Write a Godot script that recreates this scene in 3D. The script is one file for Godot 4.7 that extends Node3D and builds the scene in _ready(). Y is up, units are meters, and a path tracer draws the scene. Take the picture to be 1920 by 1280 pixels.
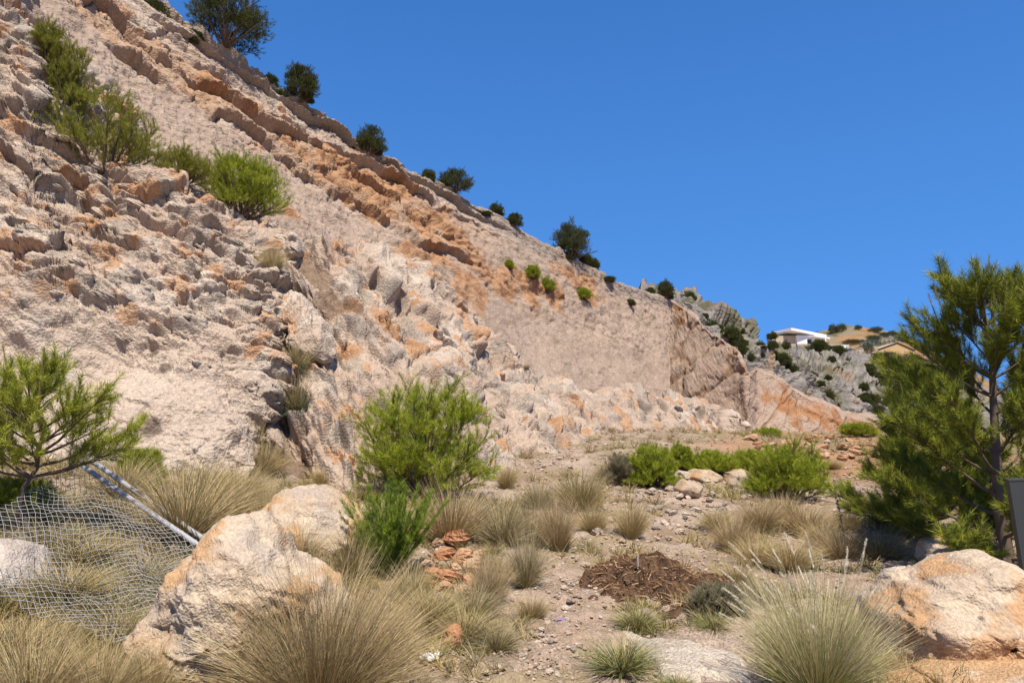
extends Node3D
# A quarried limestone hillside under a clear blue sky. Metres, y up; the camera stands at the origin and looks along -z.

const SUN_FROM := Vector3(0.10, 0.87, 0.47)   # towards the sun

var rng := RandomNumberGenerator.new()
var surfaces := {}
var materials := {}
var taken := {}

# ------------------------------------------------------------------ shape data (world metres)
const OUTCROP := [-8.54,0.3,-7,-8.7,0.23,-8,-8.6,0.19,-8.83,-8.32,0.17,-9.5,-7.88,0.17,-9.9,-7.47,0.17,-10.17,-7.13,0.17,-10.3,-6.78,0.17,-10.43,-6.43,0.17,-10.53,-6.08,0.16,-10.6,-5.78,0.16,-10.67,-5.51,0.15,-10.73,-5.26,0.14,-10.8,-5.06,0.13,-10.87,-4.89,0.11,-10.93,-4.74,0.09,-11,-4.62,0.06,-11.07,-4.52,0.02,-11.13,-4.42,-0.03,-11.2,-8.54,1.1,-7.5,-8.7,1.03,-8.5,-8.6,0.99,-9.33,-8.32,0.97,-10,-7.88,0.97,-10.4,-7.47,0.97,-10.67,-7.13,0.97,-10.8,-6.78,0.97,-10.93,-6.43,0.97,-11.03,-6.08,0.96,-11.1,-5.78,0.96,-11.17,-5.51,0.95,-11.23,-5.26,0.94,-11.3,-5.06,0.93,-11.37,-4.89,0.91,-11.43,-4.74,0.89,-11.5,-4.62,0.86,-11.57,-4.52,0.82,-11.63,-4.42,0.77,-11.7,-9.47,2.35,-8.15,-9.48,2.35,-9.08,-9.26,2.3,-9.87,-8.88,2.23,-10.5,-8.36,2.14,-10.86,-7.9,2.07,-11.1,-7.53,2.03,-11.22,-7.16,1.92,-11.33,-6.77,1.83,-11.42,-6.37,1.75,-11.48,-6.03,1.72,-11.55,-5.7,1.67,-11.62,-5.39,1.61,-11.69,-5.15,1.55,-11.76,-4.94,1.48,-11.82,-4.76,1.39,-11.87,-4.61,1.28,-11.89,-4.49,1.14,-11.89,-4.39,0.97,-11.87,-10.94,4.16,-9.19,-10.69,4.17,-10.02,-10.26,4.08,-10.72,-9.73,3.89,-11.3,-9.1,3.66,-11.6,-8.55,3.48,-11.79,-8.12,3.37,-11.89,-7.72,3.11,-11.97,-7.28,2.9,-12.04,-6.8,2.74,-12.09,-6.41,2.67,-12.15,-6.02,2.57,-12.23,-5.63,2.44,-12.31,-5.32,2.33,-12.4,-5.06,2.18,-12.45,-4.84,2.01,-12.46,-4.65,1.78,-12.41,-4.5,1.5,-12.3,-4.38,1.19,-12.14,-12.47,6.45,-10.23,-11.95,6.41,-10.95,-11.31,6.21,-11.57,-10.61,5.85,-12.1,-9.86,5.42,-12.33,-9.23,5.11,-12.49,-8.74,4.91,-12.56,-8.31,4.47,-12.61,-7.81,4.12,-12.66,-7.24,3.85,-12.7,-6.79,3.74,-12.76,-6.33,3.58,-12.84,-5.86,3.38,-12.94,-5.49,3.2,-13.03,-5.17,2.97,-13.07,-4.9,2.7,-13.05,-4.67,2.33,-12.92,-4.49,1.9,-12.71,-4.36,1.42,-12.41,-14.25,9.35,-11.4,-13.41,9.17,-12,-12.51,8.77,-12.53,-11.62,8.17,-13,-10.73,7.48,-13.16,-10,6.98,-13.27,-9.44,6.67,-13.32,-8.97,6.02,-13.33,-8.41,5.49,-13.35,-7.74,5.1,-13.38,-7.23,4.94,-13.45,-6.69,4.72,-13.53,-6.12,4.43,-13.64,-5.67,4.18,-13.75,-5.29,3.85,-13.77,-4.98,3.46,-13.72,-4.7,2.94,-13.51,-4.49,2.33,-13.17,-4.35,1.66,-12.72,-16.07,12.56,-12.57,-14.89,12.15,-13.05,-13.73,11.49,-13.49,-12.64,10.59,-13.9,-11.6,9.61,-13.99,-10.77,8.9,-14.05,-10.15,8.47,-14.08,-9.64,7.58,-14.05,-9,6.88,-14.05,-8.24,6.35,-14.06,-7.66,6.15,-14.13,-7.04,5.85,-14.22,-6.38,5.48,-14.34,-5.85,5.16,-14.46,-5.4,4.73,-14.48,-5.05,4.22,-14.39,-4.73,3.54,-14.09,-4.5,2.74,-13.64,-4.35,1.89,-13.03,-17.29,14.73,-13.35,-15.88,14.14,-13.75,-14.55,13.28,-14.13,-13.31,12.17,-14.5,-12.18,10.97,-14.54,-11.28,10.13,-14.57,-10.61,9.62,-14.58,-10.07,8.57,-14.53,-9.39,7.75,-14.51,-8.57,7.14,-14.52,-7.95,6.9,-14.59,-7.27,6.57,-14.68,-6.55,6.14,-14.81,-5.98,5.77,-14.94,-5.49,5.29,-14.94,-5.11,4.7,-14.83,-4.76,3.9,-14.48,-4.52,2.99,-13.94,-4.36,2.03,-13.23,-18.26,16.26,-14,-16.67,15.51,-14.33,-15.19,14.5,-14.67,-13.85,13.23,-15,-12.63,11.88,-15,-11.68,10.93,-15,-10.98,10.37,-15,-10.41,9.22,-14.93,-9.7,8.32,-14.9,-8.83,7.65,-14.9,-8.18,7.39,-14.97,-7.47,7.03,-15.07,-6.71,6.56,-15.2,-6.1,6.17,-15.33,-5.58,5.64,-15.33,-5.18,5,-15.2,-4.81,4.13,-14.8,-4.55,3.15,-14.2,-4.38,2.1,-13.4,-17.96,16.16,-14.9,-16.37,15.41,-15.23,-14.89,14.4,-15.57,-13.55,13.13,-15.9,-12.33,11.78,-15.9,-11.38,10.83,-15.9,-10.68,10.27,-15.9,-10.11,9.12,-15.83,-9.4,8.22,-15.8,-8.53,7.55,-15.8,-7.88,7.29,-15.87,-7.17,6.93,-15.97,-6.41,6.46,-16.1,-5.8,6.07,-16.23,-5.28,5.54,-16.23,-4.88,4.9,-16.1,-4.51,4.03,-15.7,-4.25,3.05,-15.1,-4.08,2,-14.3,-17.26,15.66,-16.2,-15.67,14.91,-16.53,-14.19,13.9,-16.87,-12.85,12.63,-17.2,-11.63,11.28,-17.2,-10.68,10.33,-17.2,-9.98,9.77,-17.2,-9.41,8.62,-17.13,-8.7,7.72,-17.1,-7.83,7.05,-17.1,-7.18,6.79,-17.17,-6.47,6.43,-17.27,-5.71,5.96,-17.4,-5.1,5.57,-17.53,-4.58,5.04,-17.53,-4.18,4.4,-17.4,-3.81,3.53,-17,-3.55,2.55,-16.4,-3.38,1.5,-15.6,-16.66,13.66,-17.4,-15.07,12.91,-17.73,-13.59,11.9,-18.07,-12.25,10.63,-18.4,-11.03,9.28,-18.4,-10.08,8.33,-18.4,-9.38,7.77,-18.4,-8.81,6.62,-18.33,-8.1,5.72,-18.3,-7.23,5.05,-18.3,-6.58,4.79,-18.37,-5.87,4.43,-18.47,-5.11,3.96,-18.6,-4.5,3.57,-18.73,-3.98,3.04,-18.73,-3.58,2.4,-18.6,-3.21,1.53,-18.2,-2.95,0.55,-17.6,-2.78,-0.5,-16.8]  # 12 rows of 19 points
const SPUR := [-4.91,-0.09,-12.1,-4.05,-0.07,-11.83,-3.4,-0.07,-11.74,-2.91,-0.1,-11.8,-2.42,-0.13,-11.87,-1.94,-0.16,-12.02,-1.46,-0.19,-12.28,-0.98,-0.19,-12.9,-0.56,-0.16,-13.74,-0.13,-0.12,-14.7,0.35,-0.07,-15.73,0.92,-0.01,-17,1.57,0.06,-18.36,2.31,0.14,-19.73,3.13,0.18,-21.09,4.06,0.21,-22.57,5.13,0.27,-24.27,6.37,0.31,-26.27,7.69,0.34,-28.32,9.03,0.36,-30.36,10.6,0.38,-32.41,12.09,0.4,-34.45,13.4,0.41,-36.5,-4.91,0.71,-12.6,-4.05,0.73,-12.33,-3.4,0.73,-12.24,-2.91,0.7,-12.3,-2.42,0.67,-12.37,-1.94,0.64,-12.52,-1.46,0.61,-12.78,-0.98,0.61,-13.4,-0.56,0.64,-14.24,-0.13,0.68,-15.2,0.35,0.73,-16.23,0.92,0.79,-17.5,1.57,0.86,-18.86,2.31,0.94,-20.23,3.13,0.98,-21.59,4.06,1.01,-23.07,5.13,1.07,-24.77,6.37,1.11,-26.77,7.69,1.14,-28.82,9.03,1.16,-30.86,10.6,1.18,-32.91,12.09,1.2,-34.95,13.4,1.21,-37,-5.05,1.4,-13.08,-4.2,1.39,-12.86,-3.56,1.38,-12.8,-3.06,1.36,-12.9,-2.56,1.3,-13,-2.07,1.24,-13.19,-1.58,1.18,-13.48,-1.09,1.14,-14.11,-0.65,1.11,-14.93,-0.21,1.09,-15.86,0.29,1.09,-16.87,0.87,1.13,-18.09,1.53,1.19,-19.39,2.26,1.24,-20.72,3.16,1.26,-22.14,4.18,1.28,-23.67,5.29,1.34,-25.37,6.52,1.37,-27.3,7.81,1.38,-29.27,9.14,1.37,-31.23,10.67,1.32,-33.19,12.13,1.27,-35.16,13.45,1.22,-37.12,-5.28,2.26,-13.8,-4.44,2.23,-13.65,-3.79,2.21,-13.65,-3.28,2.19,-13.78,-2.76,2.11,-13.95,-2.26,2.02,-14.19,-1.76,1.92,-14.53,-1.24,1.81,-15.18,-0.77,1.71,-15.97,-0.3,1.61,-16.85,0.21,1.54,-17.83,0.81,1.55,-18.97,1.48,1.58,-20.19,2.22,1.6,-21.45,3.22,1.6,-22.95,4.35,1.61,-24.57,5.51,1.66,-26.27,6.73,1.67,-28.1,8,1.66,-29.94,9.31,1.61,-31.78,10.79,1.48,-33.62,12.21,1.35,-35.46,13.51,1.23,-37.3,-5.48,3.22,-14.48,-4.67,3.18,-14.4,-4.01,3.15,-14.45,-3.49,3.14,-14.62,-2.96,3.03,-14.85,-2.45,2.91,-15.14,-1.94,2.78,-15.52,-1.39,2.6,-16.19,-0.9,2.39,-16.95,-0.41,2.18,-17.78,0.12,2.05,-18.74,0.74,2.01,-19.8,1.42,2.01,-20.94,2.16,1.98,-22.14,3.27,1.96,-23.73,4.52,1.96,-25.42,5.74,2.01,-27.12,6.94,2,-28.84,8.18,1.95,-30.57,9.47,1.86,-32.29,10.89,1.64,-34.02,12.27,1.43,-35.74,13.58,1.24,-37.47,-5.67,4.27,-15.12,-4.87,4.22,-15.11,-4.22,4.2,-15.2,-3.68,4.2,-15.41,-3.14,4.07,-15.69,-2.63,3.93,-16.03,-2.12,3.75,-16.45,-1.55,3.48,-17.15,-1.03,3.16,-17.87,-0.52,2.82,-18.65,0.03,2.61,-19.59,0.66,2.51,-20.59,1.35,2.47,-21.64,2.09,2.39,-22.79,3.31,2.35,-24.45,4.68,2.34,-26.22,5.95,2.38,-27.92,7.13,2.34,-29.55,8.35,2.25,-31.17,9.63,2.13,-32.78,10.99,1.81,-34.4,12.34,1.51,-36.01,13.63,1.25,-37.63,-5.87,5.32,-15.8,-5.09,5.27,-15.85,-4.44,5.26,-16,-3.89,5.27,-16.24,-3.34,5.13,-16.58,-2.82,4.95,-16.97,-2.3,4.73,-17.44,-1.71,4.37,-18.16,-1.17,3.93,-18.85,-0.64,3.46,-19.58,-0.07,3.15,-20.5,0.58,3,-21.42,1.29,2.91,-22.39,2.03,2.78,-23.48,3.36,2.72,-25.23,4.84,2.7,-27.07,6.17,2.73,-28.77,7.34,2.66,-30.3,8.53,2.54,-31.8,9.79,2.37,-33.3,11.1,1.96,-34.8,12.41,1.58,-36.3,13.7,1.25,-37.8,-6.03,6.05,-16.32,-5.27,6.01,-16.43,-4.61,6.01,-16.62,-4.05,6.03,-16.88,-3.49,5.88,-17.27,-2.96,5.68,-17.7,-2.44,5.44,-18.19,-1.83,5.01,-18.93,-1.26,4.47,-19.61,-0.72,3.9,-20.29,-0.14,3.53,-21.19,0.53,3.34,-22.06,1.25,3.2,-22.96,2,3.04,-24.01,3.4,2.97,-25.82,4.97,2.94,-27.72,6.34,2.97,-29.42,7.49,2.87,-30.87,8.67,2.72,-32.28,9.91,2.52,-33.7,11.18,2.06,-35.11,12.47,1.63,-36.52,13.74,1.26,-37.93,-6.12,6.37,-16.6,-5.36,6.34,-16.74,-4.71,6.35,-16.95,-4.14,6.37,-17.23,-3.57,6.21,-17.64,-3.04,6.01,-18.09,-2.51,5.75,-18.6,-1.89,5.3,-19.35,-1.31,4.71,-20.01,-0.75,4.1,-20.68,-0.17,3.7,-21.56,0.51,3.48,-22.4,1.24,3.33,-23.27,1.99,3.16,-24.3,3.43,3.08,-26.14,5.04,3.04,-28.07,6.42,3.07,-29.77,7.57,2.96,-31.18,8.74,2.8,-32.55,9.97,2.59,-33.91,11.23,2.1,-35.27,12.5,1.64,-36.64,13.77,1.26,-38,-5.72,6.42,-17.8,-4.96,6.39,-17.94,-4.31,6.4,-18.15,-3.74,6.42,-18.43,-3.17,6.26,-18.84,-2.64,6.06,-19.29,-2.11,5.8,-19.8,-1.49,5.35,-20.55,-0.91,4.76,-21.21,-0.35,4.15,-21.88,0.23,3.75,-22.76,0.91,3.53,-23.6,1.64,3.38,-24.47,2.39,3.21,-25.5,3.83,3.13,-27.34,5.44,3.09,-29.27,6.82,3.12,-30.97,7.97,3.01,-32.38,9.14,2.85,-33.75,10.37,2.64,-35.11,11.63,2.15,-36.47,12.9,1.69,-37.84,14.17,1.31,-39.2,-5.22,6.27,-20.1,-4.46,6.24,-20.24,-3.81,6.25,-20.45,-3.24,6.27,-20.73,-2.67,6.11,-21.14,-2.14,5.91,-21.59,-1.61,5.65,-22.1,-0.99,5.2,-22.85,-0.41,4.61,-23.51,0.15,4,-24.18,0.73,3.6,-25.06,1.41,3.38,-25.9,2.14,3.23,-26.77,2.89,3.06,-27.8,4.33,2.98,-29.64,5.94,2.94,-31.57,7.32,2.97,-33.27,8.47,2.86,-34.68,9.64,2.7,-36.05,10.87,2.49,-37.41,12.13,2,-38.77,13.4,1.54,-40.14,14.67,1.16,-41.5,-4.62,4.87,-23.1,-3.86,4.84,-23.24,-3.21,4.85,-23.45,-2.64,4.87,-23.73,-2.07,4.71,-24.14,-1.54,4.51,-24.59,-1.01,4.25,-25.1,-0.39,3.8,-25.85,0.19,3.21,-26.51,0.75,2.6,-27.18,1.33,2.2,-28.06,2.01,1.98,-28.9,2.74,1.83,-29.77,3.49,1.66,-30.8,4.93,1.58,-32.64,6.54,1.54,-34.57,7.92,1.57,-36.27,9.07,1.46,-37.68,10.24,1.3,-39.05,11.47,1.09,-40.41,12.73,0.6,-41.77,14,0.14,-43.14,15.27,-0.24,-44.5]  # 12 rows of 23 points
const FACE := [-14.84,6.94,-14.34,-14.2,7.54,-15.19,-13.49,7.97,-16.06,-12.7,8.22,-16.94,-12.35,7.71,-17.31,-11.97,7.17,-17.7,-11.59,6.62,-18.09,-11.22,6.36,-18.51,-10.81,6.1,-18.99,-10.35,5.84,-19.52,-9.87,5.58,-20.1,-9.36,5.24,-20.7,-8.81,4.83,-21.33,-8.34,4.49,-21.91,-7.88,4.25,-22.47,-7.44,4.11,-22.99,-6.99,3.84,-23.56,-6.52,3.62,-24.14,-6.03,3.46,-24.75,-5.51,3.16,-25.4,-4.8,2.73,-26.3,-3.86,2.14,-27.46,-2.85,1.67,-28.78,-1.6,1.08,-30.4,-0.05,0.34,-32.34,1.34,0.03,-34.18,2.88,-0.23,-36.19,4.61,-0.46,-38.37,6.57,-0.52,-41,8.48,-0.56,-43.44,10.25,-0.57,-45.7,10.6,-0.57,-46.7,10.75,-0.67,-50.7,10.85,-0.87,-57.7,-15.04,8.94,-14.84,-14.4,9.54,-15.69,-13.69,9.97,-16.56,-12.9,10.22,-17.44,-12.55,9.71,-17.81,-12.17,9.17,-18.2,-11.79,8.62,-18.59,-11.42,8.36,-19.01,-11.01,8.1,-19.49,-10.55,7.84,-20.02,-10.07,7.58,-20.6,-9.56,7.24,-21.2,-9.01,6.83,-21.83,-8.54,6.49,-22.41,-8.08,6.25,-22.97,-7.64,6.11,-23.49,-7.19,5.84,-24.06,-6.72,5.62,-24.64,-6.23,5.46,-25.25,-5.71,5.16,-25.9,-5,4.73,-26.8,-4.06,4.14,-27.96,-3.05,3.67,-29.28,-1.8,3.08,-30.9,-0.25,2.34,-32.84,1.14,2.03,-34.68,2.68,1.77,-36.69,4.41,1.54,-38.87,6.37,1.48,-41.5,8.28,1.44,-43.94,10.05,1.43,-46.2,10.4,1.43,-47.2,10.55,1.33,-51.2,10.65,1.13,-58.2,-16.14,10.64,-15.78,-15.38,11.08,-16.72,-14.55,11.38,-17.67,-13.66,11.54,-18.62,-13.25,11.02,-19.05,-12.83,10.48,-19.48,-12.4,9.93,-19.91,-12,9.66,-20.35,-11.55,9.39,-20.84,-11.05,9.11,-21.39,-10.52,8.84,-22,-9.97,8.5,-22.62,-9.39,8.1,-23.26,-8.86,7.77,-23.88,-8.36,7.52,-24.47,-7.89,7.36,-25.02,-7.39,7.07,-25.6,-6.87,6.84,-26.22,-6.33,6.69,-26.87,-5.76,6.38,-27.56,-4.98,5.96,-28.51,-3.96,5.39,-29.72,-2.86,4.92,-31.09,-1.53,4.33,-32.74,0.09,3.61,-34.68,1.52,3.33,-36.5,3.1,3.07,-38.47,4.85,2.84,-40.6,6.81,2.8,-43.12,8.69,2.78,-45.45,10.44,2.78,-47.61,10.79,2.78,-48.61,10.94,2.68,-52.61,11.04,2.48,-59.61,-17.34,12.56,-16.79,-16.43,12.8,-17.83,-15.47,12.96,-18.86,-14.46,13.01,-19.88,-13.98,12.48,-20.38,-13.51,11.94,-20.86,-13.04,11.4,-21.32,-12.61,11.13,-21.77,-12.12,10.84,-22.29,-11.57,10.53,-22.87,-10.99,10.26,-23.51,-10.39,9.92,-24.15,-9.78,9.52,-24.79,-9.2,9.2,-25.45,-8.64,8.94,-26.07,-8.13,8.76,-26.65,-7.59,8.45,-27.26,-7.02,8.22,-27.91,-6.42,8.06,-28.6,-5.79,7.75,-29.34,-4.94,7.34,-30.34,-3.83,6.8,-31.6,-2.64,6.33,-33.03,-1.22,5.75,-34.72,0.48,5.04,-36.66,1.95,4.78,-38.44,3.56,4.52,-40.37,5.34,4.28,-42.45,7.29,4.25,-44.85,9.14,4.23,-47.08,10.86,4.23,-49.13,11.21,4.23,-50.13,11.36,4.13,-54.13,11.46,3.93,-61.13,-18.62,14.71,-17.86,-17.56,14.74,-19.01,-16.44,14.71,-20.13,-15.31,14.65,-21.23,-14.75,14.11,-21.8,-14.21,13.58,-22.33,-13.7,13.05,-22.82,-13.23,12.77,-23.3,-12.7,12.46,-23.83,-12.1,12.12,-24.44,-11.47,11.84,-25.11,-10.82,11.51,-25.77,-10.18,11.12,-26.42,-9.54,10.8,-27.12,-8.93,10.54,-27.78,-8.37,10.34,-28.38,-7.78,10,-29.03,-7.15,9.76,-29.72,-6.49,9.61,-30.45,-5.8,9.3,-31.23,-4.87,8.9,-32.29,-3.66,8.39,-33.61,-2.37,7.91,-35.1,-0.86,7.34,-36.82,0.91,6.63,-38.76,2.42,6.39,-40.51,4.07,6.13,-42.4,5.86,5.86,-44.42,7.8,5.83,-46.7,9.62,5.8,-48.81,11.3,5.78,-50.74,11.65,5.78,-51.74,11.8,5.68,-55.74,11.9,5.48,-62.74,-19.87,17.02,-18.86,-18.62,16.78,-20.11,-17.34,16.54,-21.32,-16.08,16.34,-22.49,-15.44,15.81,-23.13,-14.83,15.29,-23.71,-14.27,14.78,-24.23,-13.76,14.5,-24.72,-13.19,14.18,-25.28,-12.55,13.8,-25.91,-11.86,13.51,-26.61,-11.18,13.19,-27.3,-10.51,12.82,-27.95,-9.81,12.52,-28.69,-9.14,12.25,-29.38,-8.53,12.02,-30.01,-7.9,11.66,-30.69,-7.22,11.41,-31.41,-6.49,11.27,-32.18,-5.73,10.96,-33.01,-4.73,10.58,-34.11,-3.43,10.11,-35.49,-2.03,9.64,-37.04,-0.44,9.07,-38.79,1.38,8.37,-40.74,2.92,8.14,-42.46,4.59,7.87,-44.3,6.4,7.56,-46.27,8.31,7.52,-48.44,10.1,7.48,-50.43,11.73,7.43,-52.26,12.08,7.43,-53.26,12.23,7.33,-57.26,12.33,7.13,-64.26,-20.98,19.29,-19.74,-19.55,18.77,-21.07,-18.11,18.31,-22.35,-16.72,17.96,-23.58,-15.99,17.44,-24.28,-15.32,16.94,-24.9,-14.71,16.46,-25.45,-14.18,16.18,-25.96,-13.57,15.84,-26.54,-12.89,15.43,-27.18,-12.15,15.15,-27.92,-11.44,14.83,-28.62,-10.75,14.49,-29.28,-9.99,14.2,-30.05,-9.28,13.92,-30.77,-8.63,13.67,-31.43,-7.95,13.29,-32.12,-7.22,13.04,-32.88,-6.44,12.91,-33.68,-5.61,12.6,-34.55,-4.54,12.24,-35.7,-3.16,11.82,-37.12,-1.67,11.35,-38.73,-0.01,10.79,-40.5,1.86,10.12,-42.45,3.42,9.89,-44.14,5.1,9.6,-45.95,6.91,9.25,-47.87,8.78,9.2,-49.94,10.52,9.13,-51.84,12.11,9.05,-53.57,12.46,9.05,-54.57,12.61,8.95,-58.57,12.71,8.75,-65.57,-22.09,21.61,-20.61,-20.48,20.8,-22.03,-18.87,20.11,-23.38,-17.36,19.61,-24.68,-16.54,19.1,-25.43,-15.8,18.61,-26.1,-15.15,18.17,-26.67,-14.59,17.89,-27.2,-13.95,17.53,-27.79,-13.22,17.09,-28.46,-12.44,16.81,-29.22,-11.69,16.51,-29.94,-10.98,16.18,-30.6,-10.17,15.91,-31.42,-9.41,15.63,-32.16,-8.71,15.36,-32.84,-7.99,14.96,-33.56,-7.21,14.69,-34.34,-6.37,14.58,-35.19,-5.49,14.27,-36.09,-4.34,13.94,-37.28,-2.87,13.56,-38.75,-1.3,13.1,-40.41,0.44,12.55,-42.21,2.35,11.88,-44.16,3.92,11.65,-45.83,5.6,11.35,-47.6,7.41,10.94,-49.48,9.24,10.86,-51.45,10.95,10.76,-53.25,12.5,10.64,-54.88,12.85,10.64,-55.88,13,10.54,-59.88,13.1,10.34,-66.88,-22.83,23.15,-21.18,-21.08,22.15,-22.65,-19.37,21.31,-24.06,-17.78,20.7,-25.39,-16.9,20.2,-26.18,-16.11,19.73,-26.88,-15.43,19.3,-27.47,-14.85,19.02,-28.01,-14.19,18.66,-28.61,-13.44,18.19,-29.29,-12.62,17.91,-30.07,-11.85,17.61,-30.8,-11.13,17.3,-31.47,-10.28,17.04,-32.3,-9.49,16.76,-33.07,-8.77,16.47,-33.76,-8.02,16.05,-34.5,-7.21,15.79,-35.3,-6.32,15.68,-36.17,-5.4,15.37,-37.1,-4.2,15.06,-38.32,-2.68,14.71,-39.82,-1.05,14.26,-41.51,0.73,13.71,-43.33,2.67,13.04,-45.28,4.25,12.81,-46.93,5.94,12.49,-48.68,7.74,12.05,-50.52,9.55,11.94,-52.43,11.23,11.81,-54.17,12.74,11.66,-55.74,13.09,11.66,-56.74,13.24,11.56,-60.74,13.34,11.36,-67.74,-23.3,24.16,-21.55,-21.48,23.03,-23.06,-19.7,22.08,-24.49,-18.04,21.41,-25.85,-17.12,20.91,-26.67,-16.3,20.45,-27.38,-15.61,20.04,-27.99,-15.02,19.76,-28.53,-14.34,19.39,-29.15,-13.57,18.91,-29.83,-12.74,18.63,-30.63,-11.95,18.34,-31.36,-11.23,18.04,-32.03,-10.35,17.78,-32.88,-9.54,17.5,-33.66,-8.8,17.2,-34.36,-8.03,16.77,-35.11,-7.2,16.5,-35.92,-6.29,16.4,-36.8,-5.34,16.1,-37.75,-4.11,15.79,-38.99,-2.56,15.46,-40.51,-0.89,15.01,-42.22,0.92,14.46,-44.05,2.88,13.8,-46,4.46,13.57,-47.64,6.15,13.23,-49.37,7.96,12.77,-51.2,9.75,12.64,-53.07,11.41,12.49,-54.77,12.9,12.32,-56.3,13.25,12.32,-57.3,13.4,12.22,-61.3,13.5,12.02,-68.3,-23.9,24.41,-22.75,-22.08,23.28,-24.26,-20.3,22.33,-25.69,-18.64,21.66,-27.05,-17.72,21.16,-27.87,-16.9,20.7,-28.58,-16.21,20.29,-29.19,-15.62,20.01,-29.73,-14.94,19.64,-30.35,-14.17,19.16,-31.03,-13.34,18.88,-31.83,-12.55,18.59,-32.56,-11.83,18.29,-33.23,-10.95,18.03,-34.08,-10.14,17.75,-34.86,-9.4,17.45,-35.56,-8.63,17.02,-36.31,-7.8,16.75,-37.12,-6.89,16.65,-38,-5.94,16.35,-38.95,-4.71,16.04,-40.19,-3.16,15.71,-41.71,-1.49,15.26,-43.42,0.32,14.71,-45.25,2.28,14.05,-47.2,3.86,13.82,-48.84,5.55,13.48,-50.57,7.36,13.02,-52.4,9.15,12.89,-54.27,10.81,12.74,-55.97,12.3,12.57,-57.5,12.65,12.57,-58.5,12.8,12.47,-62.5,12.9,12.27,-69.5,-25.8,24.96,-26.55,-23.98,23.83,-28.06,-22.2,22.88,-29.49,-20.54,22.21,-30.85,-19.62,21.71,-31.67,-18.8,21.25,-32.38,-18.11,20.84,-32.99,-17.52,20.56,-33.53,-16.84,20.19,-34.15,-16.07,19.71,-34.83,-15.24,19.43,-35.63,-14.45,19.14,-36.36,-13.73,18.84,-37.03,-12.85,18.58,-37.88,-12.04,18.3,-38.66,-11.3,18,-39.36,-10.53,17.57,-40.11,-9.7,17.3,-40.92,-8.79,17.2,-41.8,-7.84,16.9,-42.75,-6.61,16.59,-43.99,-5.06,16.26,-45.51,-3.39,15.81,-47.22,-1.58,15.26,-49.05,0.38,14.6,-51,1.96,14.37,-52.64,3.65,14.03,-54.37,5.46,13.57,-56.2,7.25,13.44,-58.07,8.91,13.29,-59.77,10.4,13.12,-61.3,10.75,13.12,-62.3,10.9,13.02,-66.3,11,12.82,-73.3,-31.3,26.16,-35.55,-29.48,25.03,-37.06,-27.7,24.08,-38.49,-26.04,23.41,-39.85,-25.12,22.91,-40.67,-24.3,22.45,-41.38,-23.61,22.04,-41.99,-23.02,21.76,-42.53,-22.34,21.39,-43.15,-21.57,20.91,-43.83,-20.74,20.63,-44.63,-19.95,20.34,-45.36,-19.23,20.04,-46.03,-18.35,19.78,-46.88,-17.54,19.5,-47.66,-16.8,19.2,-48.36,-16.03,18.77,-49.11,-15.2,18.5,-49.92,-14.29,18.4,-50.8,-13.34,18.1,-51.75,-12.11,17.79,-52.99,-10.56,17.46,-54.51,-8.89,17.01,-56.22,-7.08,16.46,-58.05,-5.12,15.8,-60,-3.54,15.57,-61.64,-1.85,15.23,-63.37,-0.04,14.77,-65.2,1.75,14.64,-67.07,3.41,14.49,-68.77,4.9,14.32,-70.3,5.25,14.32,-71.3,5.4,14.22,-75.3,5.5,14.02,-82.3]  # 13 rows of 34 points
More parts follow.
